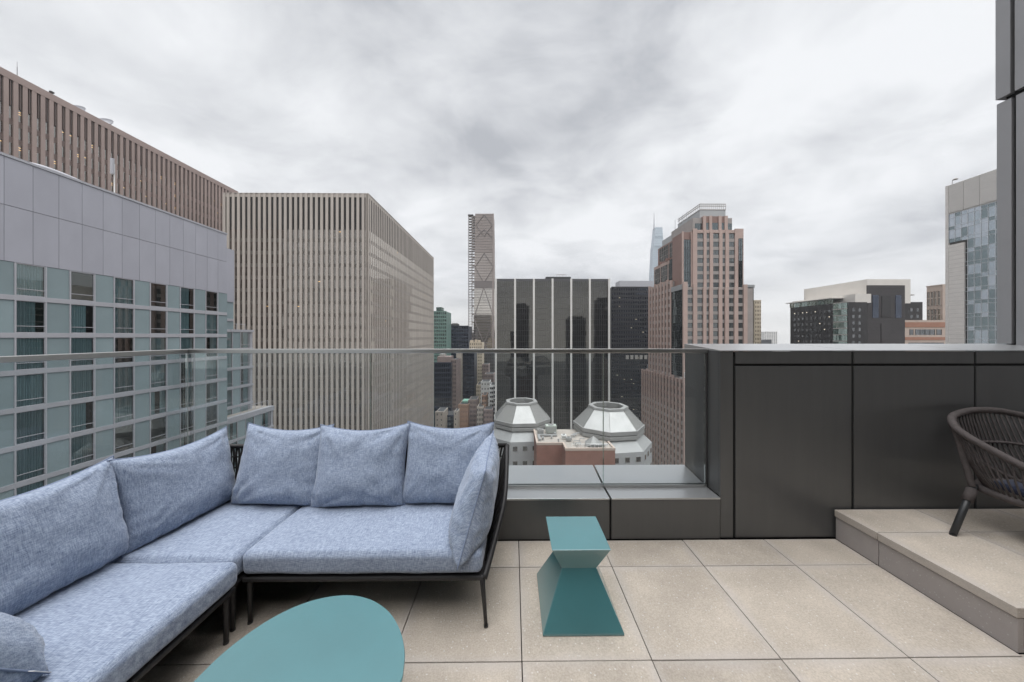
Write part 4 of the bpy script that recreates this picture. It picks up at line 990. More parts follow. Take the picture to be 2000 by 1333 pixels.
for z in (pz1, pz1-1.0, pz2-0.25):
    mb.box(xa-0.15, xb3+0.15, YPH-0.15, YPH+0.1, z-0.28, z); mb.box(xa-0.15, xa+0.1, YPH+0.1, 177, z-0.28, z)
for k in range(14): mb.box(xa+k*(xb3-xa)/13-0.08, xa+k*(xb3-xa)/13+0.08, YPH-0.12, YPH+0.05, pz2-0.3, pz1)
for k in range(12): mb.box(xa-0.12, xa+0.05, YPH+1.7*k, YPH+1.7*k+0.16, pz2-0.3, pz1)
mb.build('crown_screen', M['concrete'], pk)
add_box(pk, 'penthouse_wing', xa-6, xa-0.01, 157, 183, pkz(241), pkz(172), 'crown_metal')
mb = MB()
for k in range(4): mb.tube([(xa-1, 166+4*k, pz2-3), (xa-1, 166+4*k, pz2+2.6)], 0.12, 5)
mb.build('mast', M['alu'], pk)
# wider lower body
LZ = pkz(640); Yl = 147.0
add_box(pk, 'body_wall', 79.6, pkx(1005), Yl+0.6, 183, GZ, LZ, 'pink_grey')
Fl = Face('front', Yl); lowc = [(575, 615), (642, 684), (706, 727), (751, 792), (816, 835), (861, 900), (926, 964)]
le = [546] + [e for c in lowc for e in c] + [990]
qx = lambda zx: (1180+zx/3.508-1002)*Yl/FPX
for i in range(0, len(le), 2):
    a, b = qx(le[i]), qx(le[i+1]); mb = MB(); Fl.box(mb, a, b, -0.598, 0.35, -75, LZ + (2.4 if i in (0,) else 1.2 if i in (2, 14) else -0.3)); mb.build('pier', M['pink'], pk, origin=(a, Yl, 0))
zr2 = [LZ - 1.2 - FL*k for k in range(12)]
for (a, b) in lowc:
    for z in zr2: piece('window', unit_window(qx(b)-qx(a), 2.35), pk, (qx(a), Yl+0.35, z-2.35))
    mb = MB(); Fl.box(mb, qx(a), qx(b), -0.598, -0.2, LZ-1.2, LZ-0.3)
    for z in zr2: Fl.box(mb, qx(a), qx(b), -0.598, -0.2, z-FL, z-2.35)
    mb.build('spandrels', M['pink_grey'], pk, stuff=True)
bay(qx(992), qx(1046), Yl+1.0, LZ-0.5, -70, 4); add_box(pk, 'bay_core', qx(992), qx(1046), Yl+1.5, 170, GZ, LZ-0.4, 'black_frame'); add_box(pk, 'bay_cap', qx(990), qx(1050), Yl+0.6, 168, LZ-0.4, LZ+1.2, 'crown_metal')
add_box(pk, 'pinnacle', qx(988), qx(1024), 158, 170, LZ+1.2, LZ+6.5, 'red_granite')
# left flank (the face turned to us along the avenue)
Fw = Face('west', 79.0); WZ = 29.5
add_box(pk, 'flank_wall', 79.62, 84, 158.2, 184, GZ, WZ-0.4, 'pink_grey')
yc = [158.4, 162.0, 165.6, 169.2, 172.8, 176.4, 180.0, 183.6]
for i, y in enumerate(yc): 
    mb = MB(); Fw.box(mb, y-0.75, y+0.75, -0.618, 0.2, -75, WZ + (0.9 if i % 2 else 0)); mb.build('pier', M['pink'], pk, origin=(79, y, 0))
for i in range(len(yc)-1):
    mb = MB(); z = WZ-1.6
    Fw.box(mb, yc[i]+0.75, yc[i+1]-0.75, -0.617, -0.25, WZ-1.6, WZ-0.3)
    gp = MB()
    while z > -70:
        Fw.pane(gp, yc[i]+0.75, yc[i+1]-0.75, -0.5, z-2.35, z, 0.004); Fw.box(mb, yc[i]+0.75, yc[i+1]-0.75, -0.617, -0.2, z-FL, z-2.35); z -= FL
    mb.build('spandrels', M['pink_grey'], pk, stuff=True); gp.build('window_column', M['pink_glass'], pk, stuff=True)
bay(147.6, 157.6, 79.05, LZ-1.0, -17.5, 6, side='west'); 
mb = MB(); mb.box(78.8, 82, 147.7, 157.6, LZ-1.0, LZ+1.4); mb.build('bay_cap', M['crown_metal'], pk)
# upper setbacks on that flank
add_box(pk, 'setback', 81.8, pkx(610)-0.01, 158.0, 183.5, WZ-0.4, 41.3, 'pink')
for y0, y1 in ((160.2, 166.0), (167.2, 174.4), (175.6, 182.4)):
    f = Face('west', 81.8); mb = MB(); f.box(mb, y0, y1, 0.0, 0.1, 31.0, 39.6); w = mb.build('setback_window', M['pink_glass'], pk)
    mb = MB()
    for k in range(5): f.box(mb, y0+(y1-y0)*k/4-0.08, y0+(y1-y0)*k/4+0.08, 0.1, 0.2, 31.0, 39.6)
    for z in (33.8, 36.7): f.box(mb, y0, y1, 0.1, 0.18, z, z+0.15)
    mb.build('mullions', M['pink_grey'], w)
add_box(pk, 'setback', 84.4, pkx(610)-0.012, 160.5, 184, 41.31, pkz(240)+0.2, 'red_granite')
for y0, y1 in ((162.2, 170.2), (171.6, 182.0)):
    f = Face('west', 84.4); mb = MB(); f.box(mb, y0, y1, 0.0, 0.1, 43.6, 51.4); w = mb.build('setback_window', M['pink_glass'], pk)
    mb = MB()
    for k in range(5): f.box(mb, y0+(y1-y0)*k/4-0.08, y0+(y1-y0)*k/4+0.08, 0.1, 0.2, 43.6, 51.4)
    for z in (46.1, 48.8): f.box(mb, y0, y1, 0.1, 0.18, z, z+0.15)
    mb.build('mullions', M['pink_grey'], w)
Fs = Face('front', 150.2); bay(pkx(552), pkx(606), 150.3, pkz(305), LZ, 4); add_box(pk, 'bay_core', pkx(548), pkx(609), 150.75, 160.4, LZ, pkz(252), 'red_granite')
for zx in (546, 607): mb = MB(); Face('front', 150.6).box(mb, pkx(zx)-0.35, pkx(zx)+0.35, 0, 0.6, LZ, pkz(250)); mb.build('pier', M['pink'], pk)
for k in range(3): add_box(pk, 'turret', 81.4, 83.2, 159+8.5*k, 160.6+8.5*k, 41.3, 43.0, 'red_granite')
bay(158.6, 163.5, 81.0, 41.0, WZ, 3, side='west')
# podium wing towards us
pdn = [144.5 + 3.35*i for i in range(15)]; Fp = Face('west', 78.0); PZ = -18.4
add_box(pk, 'podium_wall', 78.6, 88, 144.0, 192, GZ, PZ-0.4, 'pink_grey')
for i, y in enumerate(pdn):
    mb = MB(); Fp.box(mb, y-0.62, y+0.62, -0.598, 0.2, -100, PZ + (0.9 if i % 3 == 0 else 0)); mb.build('pier', M['pink'], pk, origin=(78, y, 0))
    if i == len(pdn)-1: break
    mb = MB(); gp = MB(); z = PZ-1.8; Fp.box(mb, y+0.62, y+2.73, -0.597, -0.1, PZ-1.8, PZ-0.3, 1); k = 0
    while z > -96:
        Fp.pane(gp, y+0.62, y+2.73, -0.45, z-2.35, z, 0.004); Fp.box(mb, y+0.62, y+2.73, -0.597, -0.2, z-FL, z-2.35, 1 if k < 3 else 0); z -= FL; k += 1
    mb.build('spandrels', [M['pink_grey'], M['red_granite']], pk, stuff=True); gp.build('window_column', M['pink_glass'], pk, stuff=True)
add_box(pk, 'roof_unit', 79.4, 83.5, 144.4, 150.5, PZ, PZ+3.2, 'white')
t = thing('davit', 'small grey crane post on the podium roof of the pink tower', 'post', (79, 186, PZ)); mb = MB(); mb.tube([(79, 186, PZ-0.3), (79, 186, PZ+3.2), (79.1, 184, PZ+3.6)], 0.12, 6); mb.build('post', M['alu'], t)

# ------------------------------------------------------------------ far blocks right of the pink tower
M['cream'] = mat('cream_brick', (0.50, 0.43, 0.33), 0.8, var=0.08, scale=0.1)
M['grey_glass'] = glass_facade('grey_glass', (0.07, 0.07, 0.07), (0.8, 0.85, 0.9), 0.12, cell=(2, 2, 3))
grid_building('apartment_tower', 'narrow cream apartment tower edging out behind the pink tower', wx(1474, 235), wx(1486, 235), 235, 250, wz(586, 235), 'cream', 'grey_glass', [('front', 4, 0.5), ('west', 4, 0.5)], fh=3, wh=1.6, zlow=-12)
grid_building('far_tower', 'small pale twin topped tower on the far horizon', wx(1493, 900), wx(1518, 900), 900, 925, wz(648, 900), 'pier_white', 'grey_glass', [('front', 7, 0.5)], fh=4, wh=2.2, zlow=-45)
t = grid_building('far_block', 'low dark block before the far pale tower', wx(1486, 700), wx(1507, 700), 700, 720, wz(664, 700), 'navy', 'grey_glass', [('front', 8, 0.5)], fh=4, wh=2, zlow=-40)

# ------------------------------------------------------------------ black and white stepped building
M['slate'] = mat('black_brick', (0.021, 0.019, 0.02), 0.6, var=0.15, scale=0.3)
M['brown_slate'] = mat('dark_panel_brick', (0.036, 0.031, 0.032), 0.6, var=0.1, scale=0.3)
M['penthouse_white'] = mat('ivory_panel', (0.60, 0.57, 0.53), 0.6, var=0.04, scale=0.2)
M['green_glass'] = glass_facade('green_glass', (0.06, 0.10, 0.088), (0.80, 0.92, 0.88), 0.25, cell=(1.5, 1.5, 3.6))
bw = thing('stepped_building', 'black stepped building with ivory penthouse right of the pink tower', 'building', (210, 200, GZ))
X0 = wx(1655, 180); YB_ = 180.0
s7 = lambda zx: wx(1520+zx/3.333, YB_); t7 = lambda zy: wz(300+zy/3.333, YB_)
yfar = X0*FPX/546.0
add_box(bw, 'wall', X0, 207.0, YB_+6, yfar, GZ, t7(966), 'slate')
add_box(bw, 'wall', s7(455), s7(579), YB_, YB_+5.99, GZ, t7(966), 'slate')
YC = 185.5; XC0, XC1 = wx(1694, YC), wx(1767.5, YC); add_box(bw, 'tower_block', XC0, XC1, YC, 186.0, GZ, wz(556.5, YC), 'brown_slate')
YR = 190.0; add_box(bw, 'wall', wx(1767.6, YR), wx(1802, YR), YR, 200, GZ, wz(589.5, YR), 'slate')
# corner glass strip
mb = MB(); gp = MB(); f = Face('west', X0-0.1); zt = t7(962)
yg0, yg1 = YB_, YB_+8.0
k = 0; z = zt
while z > -8:
    for j in range(5): f.pane(gp, yg0+1.6*j, yg0+1.6*(j+1), 0.0, z-3.75, z-0.5, 0.006)
    f.box(mb, yg0, yg1, -0.09, 0.15, z-0.5, z); z -= 3.75
gp.build('corner_windows', M['green_glass'], bw, stuff=True); mb.build('corner_bands', M['concrete'], bw, stuff=True)
# flank windows: small deep openings, a few lit
mb = MB(); li = MB(); fr_ = MB()
for k in range(6):
    for j in range(9):
        y = yg1+1.6+2.95*j; z = t7(1000)-0.6-3.75*k
        if y > yfar-1: continue
        fr_.box(X0-0.16, X0-0.001, y-0.12, y+1.32, z-1.72, z+0.12); f.pane(mb, y, y+1.2, 0.08, z-1.6, z, 0.008)
        if random.random() < 0.14: li.box(X0-0.21, X0-0.20, y+0.3, y+0.9, z-0.7, z-0.35)
for k in range(6):
    for u in (490, 530):
        z = t7(1000)-0.6-3.75*k; a = s7(u-8); Face('front', YB_).pane(mb, a, a+1.3, 0.03, z-1.8, z, 0.008)
    for u in (868, 908):
        z = wz(600, YR)-0.6-3.95*k; a = wx(1520+(u-8)/3.333, YR); Face('front', YR).pane(mb, a, a+1.4, 0.03, z-2.0, z, 0.008)
fr_.build('window_surrounds', M['brown_slate'], bw, stuff=True); mb.build('windows', M['grey_glass'], bw, stuff=True); li.build('lit_lamps', M['lamp_white'], bw, stuff=True)
f2 = Face('front', YC); s5 = lambda zx: wx(1520+zx/3.333, YC); t5 = lambda zy: wz(300+zy/3.333, YC)
for a, b in ((612, 652), (762, 800)):
    mb = MB(); f2.box(mb, s5(a), s5(b), 0.002, 0.2, t5(1070), t5(920)); mb.build('window_strip', M['navy_glass'], bw)
mb = MB(); f2.box(mb, s5(672), s5(730), 0.002, 0.25, t5(1065), t5(925)); mb.build('recess_panel', M['slate'], bw)
mb = MB(); f2.box(mb, s5(668), s5(728), 0.002, 0.25, -8, t5(1108)); mb.build('lower_panel', M['brown_slate'], bw)
mb = MB()
for k in range(16): f2.box(mb, XC0, XC1, 0.001, 0.06, t5(855)-1.9*k-0.1, t5(855)-1.9*k)
mb.build('panel_joints', M['slate'], bw, stuff=True)
YP2 = 186.05; XPH = wx(1694, YP2)
add_box(bw, 'penthouse', XPH, wx(1778.5, YP2), YP2, 227, t7(966), wz(544.5, YP2), 'penthouse_white')
add_box(bw, 'terrace_block', X0+9, XPH-0.03, YP2-2, 226, t7(965), t7(965)+5.2, 'penthouse_white')
mb = MB(); gp = MB(); f = Face('west', X0+3)
for j in range(16): f.pane(gp, 191+1.9*j, 191+1.9*(j+1)-0.15, 0.0, t7(965)+0.1, t7(965)+3.2, 0.01)
f.box(mb, 190.4, 222.5, -6, 1.8, t7(965)+3.3, t7(965)+3.8)
gp.build('terrace_windows', M['green_glass'], bw, stuff=True); mb.build('canopy', M['penthouse_white'], bw)
add_box(bw, 'canopy', wx(1778.6, YP2), wx(1790, YP2), YP2+1, YP2+10, wz(576, YP2), wz(574, YP2), 'concrete')
add_box(bw, 'balcony_block', wx(1778.6, YP2), wx(1782, YP2), YP2+1, YP2+10, t7(965), wz(582, YP2), 'penthouse_white')

# ------------------------------------------------------------------ tan and brick buildings at the right
M['tan'] = mat('tan_stone', (0.42, 0.34, 0.29), 0.8, var=0.07, scale=0.15)
M['orange_brick'] = mat('orange_brick', (0.30, 0.155, 0.105), 0.8, var=0.1, scale=0.3)
YT = 185.6
tb = thing('brick_building', 'low tan building with two orange brick bands beside the glass tower', 'building', (232, 183, GZ))
x0, x1 = wx(1767.3, YT), wx(1850, YT); e7 = lambda zy: wz(300+zy/3.333, YT)
add_box(tb, 'wall', x0, x1, YT, 189.0, GZ, e7(1085), 'tan')
f = Face('front', YT)
for a, b in ((1098, 1132), (1196, 1216)): mb = MB(); f.box(mb, x0-0.02, x1, 0.002, 0.15, e7(b), e7(a)); mb.build('brick_band', M['orange_brick'], tb)
for a, b in ((855, 878), (892, 1018), (1030, 1062)):
    u0, u1 = wx(1520+a/3.333, YT), wx(1520+b/3.333, YT); mb = MB(); f.box(mb, u0, u1, 0.002, 0.03, e7(1182), e7(1145), 1)
    n = max(1, round((u1-u0)/3.2))
    for k in range(n+1): f.box(mb, u0+(u1-u0)*k/n-0.12, u0+(u1-u0)*k/n+0.12, 0.002, 0.12, e7(1182), e7(1145), 0)
    mb.build('window', [M['black_frame'], M['grey_glass']], tb)
for k in range(2):
    mb = MB(); f.box(mb, x0+2, x1-2, 0.002, 0.03, e7(1260+60*k), e7(1232+60*k)); mb.build('window', M['grey_glass'], tb)
add_box(tb, 'roof', x0+0.5, x1, YT+0.5, 189.0, e7(1085), e7(1084), 'roof')
XU = 262.0; yu0, yu1 = XU*FPX/(1852-1002), XU*FPX/(1820-1002); ZU = wz(560, yu1)
ub = thing('tan_tower', 'tan building with tall paired dark windows rising above the brick bands', 'building', (XU+8, 194, GZ))
add_box(ub, 'wall', XU, XU+20, yu0, yu1, GZ, ZU, 'tan'); f = Face('west', XU)
for zt_u, h_ in ((-3.4, 8.6), (-14.4, 7.4), (-24.6, 7.4)):
    for px_ in (1825, 1831.5, 1838.5, 1845):
        y = XU*FPX/(px_-1002); mb = MB(); f.box(mb, y-0.75, y+0.75, 0.002, 0.05, ZU+zt_u-h_, ZU+zt_u, 1); f.box(mb, y-1.0, y-0.76, 0.002, 0.3, ZU+zt_u-h_, ZU+zt_u, 0); f.box(mb, y+0.76, y+1.0, 0.002, 0.3, ZU+zt_u-h_, ZU+zt_u, 0); f.box(mb, y-1.0, y+1.0, 0.002, 0.32, ZU+zt_u+0.001, ZU+zt_u+0.35, 0); f.box(mb, y-0.75, y+0.75, 0.05, 0.2, ZU+zt_u-h_*0.5, ZU+zt_u-h_*0.44, 0); mb.build('window', [M['tan'], M['brown_glass']], ub)
add_box(ub, 'coping', XU-0.2, XU+20, yu0, yu1+0.2, ZU, ZU+0.6, 'tan')

# ------------------------------------------------------------------ glass tower at the right
M['blue_glass'] = glass_facade('blue_glass', (0.06, 0.085, 0.10), (0.82, 0.9, 0.98), 0.34, rough=0.01, cell=(1.4, 1.4, 1.95), var=0.7)
M['blue_glass_dark'] = glass_facade('teal_glass', (0.03, 0.05, 0.055), (0.78, 0.9, 0.95), 0.20, rough=0.01, var=0.5)
M['blue_glass_sky'] = glass_facade('painted_sky_glass', (0.22, 0.245, 0.28), (0.85, 0.92, 1.0), 0.30, rough=0.02, var=0.2)  # pale colour stands in for bright sky mirrored in the pane
M['screen'] = mat('perforated_screen', (0.62, 0.605, 0.585), 0.55, metal=0.2, var=0.05, scale=0.3)
M['stone_strip'] = mat('ivory_stone', (0.62, 0.595, 0.565), 0.7, var=0.07, scale=0.4, stretch=(1, 1, 4))
GX = 138.0; gt = thing('glass_tower', 'glass tower with ivory stone strip and perforated screen top at the right', 'building', (GX+15, 92, GZ))
F = Face('west', GX); ya, yb4, GT = 82.0, 99.85, 49.2
mb = MB(); mb.box(GX+0.4, GX+30, ya, yb4, GZ, GT-0.4); mb.build('wall', M['black_frame'], gt)
mb = MB(); F.box(mb, 99.2, yb4, -0.4, 0.25, GZ, GT+0.05); mb.build('edge_pier', M['stone_strip'], gt)
yy = [99.19 - 3.35*k for k in range(6)]
for k in range(5):
    mb = MB(); F.box(mb, yy[k+1]+0.04, yy[k]-0.04, 0.0, 0.15, 40.35, GT)
    o = mb.build('screen_panel', M['screen'], gt)
    sl = MB()
    for j in range(22): F.box(sl, yy[k+1]+0.06, yy[k]-0.06, 0.151, 0.21, 40.5+0.4*j, 40.65+0.4*j)
    sl.build('slats', M['stone_strip'], o, stuff=True)
F.box(mbx := MB(), ya, 99.19, -0.39, -0.05, 40.0, GT-0.1); mbx.build('screen_frame', M['stone_strip'], gt)
zs_ = 30.3; F.box(mbx := MB(), 95.7, 99.19, -0.385, 0.12, -40, zs_); mbx.build('stone_strip', M['stone_strip'], gt)
mb = MB()
for k in range(26): F.box(mb, 95.71, 99.18, 0.12, 0.13, wz(474, 97.5, 1866)-1.3*k-0.05, wz(474, 97.5, 1866)-1.3*k)
mb.build('stone_joints', M['concrete'], gt, stuff=True)
cols_ = [99.19 - 1.392*k for k in range(13)]; rows_ = []
z = 39.95
while z > -12: rows_ += [(z-1.05, z), (z-3.85, z-1.15)]; z -= 3.95
mu = MB(); zs = wz(474, 97.5, 1866); zs = min((r[0] for r in rows_), key=lambda v: abs(v-zs))
for i in range(len(cols_)-1):
    a, b = cols_[i+1], cols_[i]
    for z0, z1 in rows_:
        if b > 95.85 and z0 < zs: continue
        mb = MB(); F.pane(mb, a+0.03, b-0.03, 0.0, z0, z1, 0.004); zr_ = (39.95-z1)/50; mm = random.choices(('blue_glass', 'blue_glass_dark', 'blue_glass_sky'), ((0.3, 0.25, 0.7) if zr_ < 0.12 else (0.35, 0.55, 0.12) if zr_ < 0.45 else (0.25, 0.65, 0.18)))[0]; mb.build('pane', M[mm], gt, origin=F.P(a, 0, z0))  # pane colours carry the reflections: sky-bright top rows, building-dark rows below
for c in cols_: F.box(mu, c-0.05, c+0.05, -0.38, 0.09, (zs if c > 95.85 else -12), 40.0)
for z0, z1 in rows_: F.box(mu, ya, 99.15 if z0 > zs else 95.69, -0.38, 0.07, z1, z1+0.1)
mu.build('mullions', mat('grey_mullion', (0.52, 0.55, 0.57), 0.4), gt, stuff=True)
add_box(gt, 'roof', GX+0.5, GX+30, ya, yb4, GT-0.39, GT-0.3, 'dark_roof')
t = thing('roof_lamp', 'small grey hooded lamp on the glass tower corner', 'lamp', (GX+0.8, 99.0, GT)); mb = MB(); mb.tube([(GX+0.8, 99.0, GT-0.3), (GX+0.8, 99.0, GT+1.3), (GX+0.6, 98.6, GT+1.5)], 0.07, 6); mb.build('post', M['concrete'], t); mb = MB(); mb.lathe((GX+0.5, 98.1, GT+1.35), [(0, 0.45), (0.35, 0.35), (0.6, 0.05), (0.58, 0), (0, 0)], 12); mb.build('hood', M['concrete'], t, smooth=True)

# ------------------------------------------------------------------ slender tower with hoist, and the canyon of buildings below it
M['bronze'] = mat('bronze_mesh', (0.24, 0.205, 0.19), 0.6, var=0.08, scale=0.05)
M['bronze_glass'] = glass_facade('slender_glass', (0.10, 0.09, 0.08), (1.0, 0.94, 0.86), 0.5, rough=0.05, cell=(3, 3, 4))
M['brace'] = mat('brace_steel', (0.16, 0.14, 0.135), 0.5)
YS = 420.0; tw = thing('slender_tower', 'slender bronze tower with diagonal braces under construction', 'building', (wx(946, YS), YS+10, GZ))
sx0, sx1 = lambda py: wx(927 + (py-418)*-0.013 + 1, YS), lambda py: wx(963.5 + (py-418)*0.014, YS)
def ring_(py): z = wz(py, YS); return [(sx0(py), YS, z), (sx1(py), YS, z), (sx1(py), YS+26, z), (sx0(py), YS+26, z)]
lev = [418, 464, 495, 549, 564, 760]; mats_ = ['bronze', 'bronze', 'bronze', 'bronze', 'bronze_glass']
mats_ = ['bronze', 'bronze_glass2', 'bronze', 'bronze', 'bronze_glass']
M['bronze_glass2'] = mat('bronze_mesh_light', (0.31, 0.275, 0.255), 0.55, var=0.08, scale=0.05)
for k in range(5):
    mm = ['bronze', 'bronze', 'bronze_glass2', 'brace', 'bronze_glass'][k]
    mb = MB(); mb.hexa(ring_(lev[k+1]-0.1), ring_(lev[k])); mb.build('storeys', M[mm], tw)
mb = MB()
def xat(py, f): return sx0(py) + (sx1(py)-sx0(py))*f
def brace(p0, f0, p1, f1, r=0.55): mb = MB(); mb.tube([(xat(p0, f0), YS-0.4, wz(p0, YS)), (xat(p1, f1), YS-0.4, wz(p1, YS))], r, 6); mb.build('brace', M['brace'], tw)
for c in ((418, 446), (446, 470)): pass
brace(420, 0.5, 440, 0.05, 0.35); brace(420, 0.5, 440, 0.95, 0.35); brace(440, 0.05, 462, 0.5, 0.35); brace(440, 0.95, 462, 0.5, 0.35)
brace(449, 0.5, 464, 0.08, 0.4); brace(449, 0.5, 464, 0.92, 0.4)
brace(495, 0.5, 522, 0.03, 0.4); brace(495, 0.5, 522, 0.97, 0.4); brace(522, 0.03, 549, 0.42, 0.4); brace(522, 0.97, 549, 0.55, 0.4)
brace(562, 0.48, 622, 0.0); brace(562, 0.48, 622, 0.97); brace(622, 0.0, 672, 0.48); brace(622, 0.97, 672, 0.48); brace(672, 0.48, 720, 0.0); brace(672, 0.48, 720, 0.97)
mb = MB()
for k in range(58):
    py = 420 + 5.2*k
    mb.box(sx0(py), sx1(py), YS-0.16, YS+0.3, wz(py+0.7, YS), wz(py, YS))
mb.build('floor_lines', M['brace'], tw, stuff=True)
mb = MB(); mb.box(sx1(470)-1.8, sx1(470)+0.2, YS-0.6, YS+2, wz(690, YS), wz(418, YS)); mb.build('edge_strip', M['bronze'], tw)
hs = thing('construction_hoist', 'tall steel hoist scaffold climbing the left side of the slender tower', 'hoist', (wx(920, YS), YS+4, GZ))
ha, hb, hc = wx(914.5, YS), wx(921, YS), wx(927.5, YS); zt_ = wz(421, YS); mb = MB()
for x in (ha, hb, hc):
    for y in (YS+2, YS+7): mb.box(x-0.22, x+0.22, y-0.22, y+0.22, GZ, zt_)
mb.build('mast', M['brace'], hs)
mb = MB(); k = 0; z = zt_
while z > -12:
    mb.box(ha, hc, YS+1.8, YS+7.2, z-0.3, z)
    mb.tube([(ha, YS+1.9, z), (hb, YS+1.9, z-3.6)], 0.14, 4); mb.tube([(hb, YS+1.9, z-3.6), (hc, YS+1.9, z)], 0.14, 4)
    if k % 3 == 0 or z > zt_-40: mb.box(hb+0.3, hc-0.3, YS+2, YS+6, z-2.0, z-0.6)
    z -= 3.6; k += 1
mb.build('decks', M['bronze'], hs); add_box(hs, 'cabin', ha-0.6, hb+2, YS+1.4, YS+7.4, zt_, zt_+1.6, 'louver')

M['navy2'] = mat('ink_blue_facade', (0.028, 0.034, 0.05), 0.4, var=0.12, scale=0.05)
M['deep_green'] = mat('green_frame', (0.12, 0.20, 0.175), 0.5, var=0.15, scale=0.05)
M['beige'] = mat('beige_brick', (0.42, 0.37, 0.32), 0.8, var=0.08, scale=0.1)
M['rust'] = mat('rust_brick', (0.30, 0.19, 0.135), 0.85, var=0.12, scale=0.15)
M['mauve'] = mat('mauve_brick', (0.26, 0.20, 0.185), 0.85, var=0.12, scale=0.15)
M['dkgrey'] = mat('dark_grey_facade', (0.075, 0.072, 0.075), 0.6, var=0.12, scale=0.1)
M['patina'] = mat('copper_green_roof', (0.22, 0.42, 0.33), 0.7)
def canyon(label, px0, px1, Y, dy, py, wall, glass, bays, share, fh, wh, zlow=-120, name='far_building', east=0, **k):
    fc = [('front', bays, share)] + ([('east', east, share)] if east else [])
    return grid_building(name, label, wx(px0, Y), wx(px1, Y), Y, Y+dy, wz(py, Y), wall, glass, fc, fh, wh, zlow, **k)
g = canyon('green glass tower with small cap just right of the pale striped tower', 844, 872, 330, 25, 608, 'deep_green', 'green_glass', 7, 0.8, 3.7, 2.4, -80, 'glass_tower')
add_box(g, 'cap', wx(852, 333), wx(862.5, 333), 333, 345, wz(609, 330), wz(600.5, 333), 'green_glass')
g = canyon('ink blue block with rooftop drum behind the glass rail', 872, 915, 370, 30, 636.5, 'navy2', 'navy_glass', 9, 0.8, 4.2, 2.2, -120, 'office_block')
mb = MB(); mb.lathe((wx(888, 376), 378, wz(637, 370)), [(5.2, 0), (5.2, 2.2), (3, 3.4), (0, 3.6)], 16); mb.build('drum', M['dark_roof'], g)
g = canyon('dark blue glass block below the rail with tan rooftop house', 848, 881, 235, 24, 708, 'navy2', 'navy_glass', 9, 0.8, 3.6, 2.4, -110, 'office_block')
add_box(g, 'roof_house', wx(854, 240), wx(880, 240), 240, 252, wz(709, 235), wz(697, 240), 'mauve'); add_box(g, 'tank', wx(858, 243), wx(868, 243), 243, 250, wz(697, 240), wz(692, 243), 'concrete')
canyon('brown windowed slab right beside the dark blue glass block', 881.3, 891, 240, 20, 702, 'mauve', 'grey_glass', 4, 0.5, 3.2, 1.7, -110)
canyon('blank beige party wall strip between brown slab and navy slab', 891.3, 901.5, 262, 20, 682, 'beige', 'grey_glass', 1, 0.12, 6, 1.0, -110)
canyon('tall plain navy slab left of the cream windowed tower', 901.8, 926.5, 268, 20, 688, 'navy2', 'navy_glass', 8, 0.85, 3.5, 2.6, -110, 'office_block')
c = canyon('slim cream tower with rows of small windows under the slender tower', 917, 941.5, 300, 22, 668.5, 'cream', 'grey_glass', 6, 0.42, 3.1, 1.5, -120, 'apartment_tower')
for k, (a, b) in enumerate(((918, 924), (927, 931), (933, 938))): add_box(c, 'battlement', wx(a, 301), wx(b, 301), 301, 306, wz(668.6, 300), wz(665-k % 2, 301), 'cream')
canyon('cream stepped building lower right of the slim cream tower', 930, 944, 262, 20, 752, 'cream', 'grey_glass', 4, 0.45, 3.1, 1.6)
canyon('dark grey block behind the small pink buildings of the canyon', 941, 967, 330, 22, 690, 'dkgrey', 'grey_glass', 7, 0.6, 3.4, 2.0, -120, 'office_block')
canyon('mauve stepped brick building before the dark grey block', 941.5, 954, 290, 20, 712, 'mauve', 'grey_glass', 4, 0.45, 3.1, 1.6)
canyon('mauve wide brick building with flat roof below the stepped one', 946, 964, 270, 18, 731, 'mauve', 'grey_glass', 6, 0.45, 3.1, 1.6)
canyon('pale pink building with few windows in the canyon', 939, 956, 245, 16, 746, 'pier_white', 'grey_glass', 3, 0.35, 3.6, 1.3)
b_ = canyon('white balcony building hugging the black tower edge', 957, 967, 225, 16, 752, 'white', 'navy_glass', 3, 0.7, 3.0, 2.0)
mb = MB()
for k in range(14): mb.box(wx(957, 225)-0.3, wx(963, 225), 223.4, 224.8, wz(752, 225)-1.6-3.0*k, wz(752, 225)-0.9-3.0*k)
mb.build('balconies', M['white'], b_)
rb = canyon('rust brick building with a green copper roof in the canyon', 895, 914, 215, 16, 790, 'rust', 'grey_glass', 5, 0.2, 3.2, 1.2)
add_box(rb, 'copper_roof', wx(903, 221), wx(914, 221), 221, 228, wz(790, 215), wz(783, 221), 'patina')
canyon('brown windowed building right of the copper roofed one', 914.5, 931, 222, 16, 781, 'mauve', 'grey_glass', 6, 0.5, 3.1, 1.7)
canyon('small beige tower at the foot of the striped tower', 850, 866, 200, 14, 804, 'beige', 'grey_glass', 2, 0.2, 3.4, 1.2)
canyon('small pale chimney like building left of the rust brick one', 886.5, 893, 205, 10, 803, 'beige', 'grey_glass', 1, 0.25, 3.4, 1.2)
canyon('blue glazed low block at the canyon foot', 866.5, 886, 212, 14, 811, 'navy2', 'blue_glass', 6, 0.8, 3.4, 2.2)
canyon('rust coloured slim building right of centre in the canyon', 941, 950, 215, 14, 772, 'rust', 'navy_glass', 3, 0.55, 3.2, 1.9)
canyon('beige windowed building at the canyon foot beside the dome', 931.5, 944, 208, 14, 795, 'beige', 'grey_glass', 4, 0.5, 3.1, 1.7)
canyon('mauve low building at the canyon foot, rightmost before the black tower', 945, 962, 204, 12, 800, 'mauve', 'grey_glass', 6, 0.5, 3.0, 1.6)
canyon('distant dark block between green tower and slender tower', 868, 925, 520, 30, 650, 'dkgrey', 'grey_glass', 14, 0.6, 4, 2.2, -140, 'office_block')
canyon('wide brown block closing the canyon in the distance', 800, 990, 640, 30, 684, 'mauve', 'grey_glass', 40, 0.5, 4, 2, -145, 'office_block')

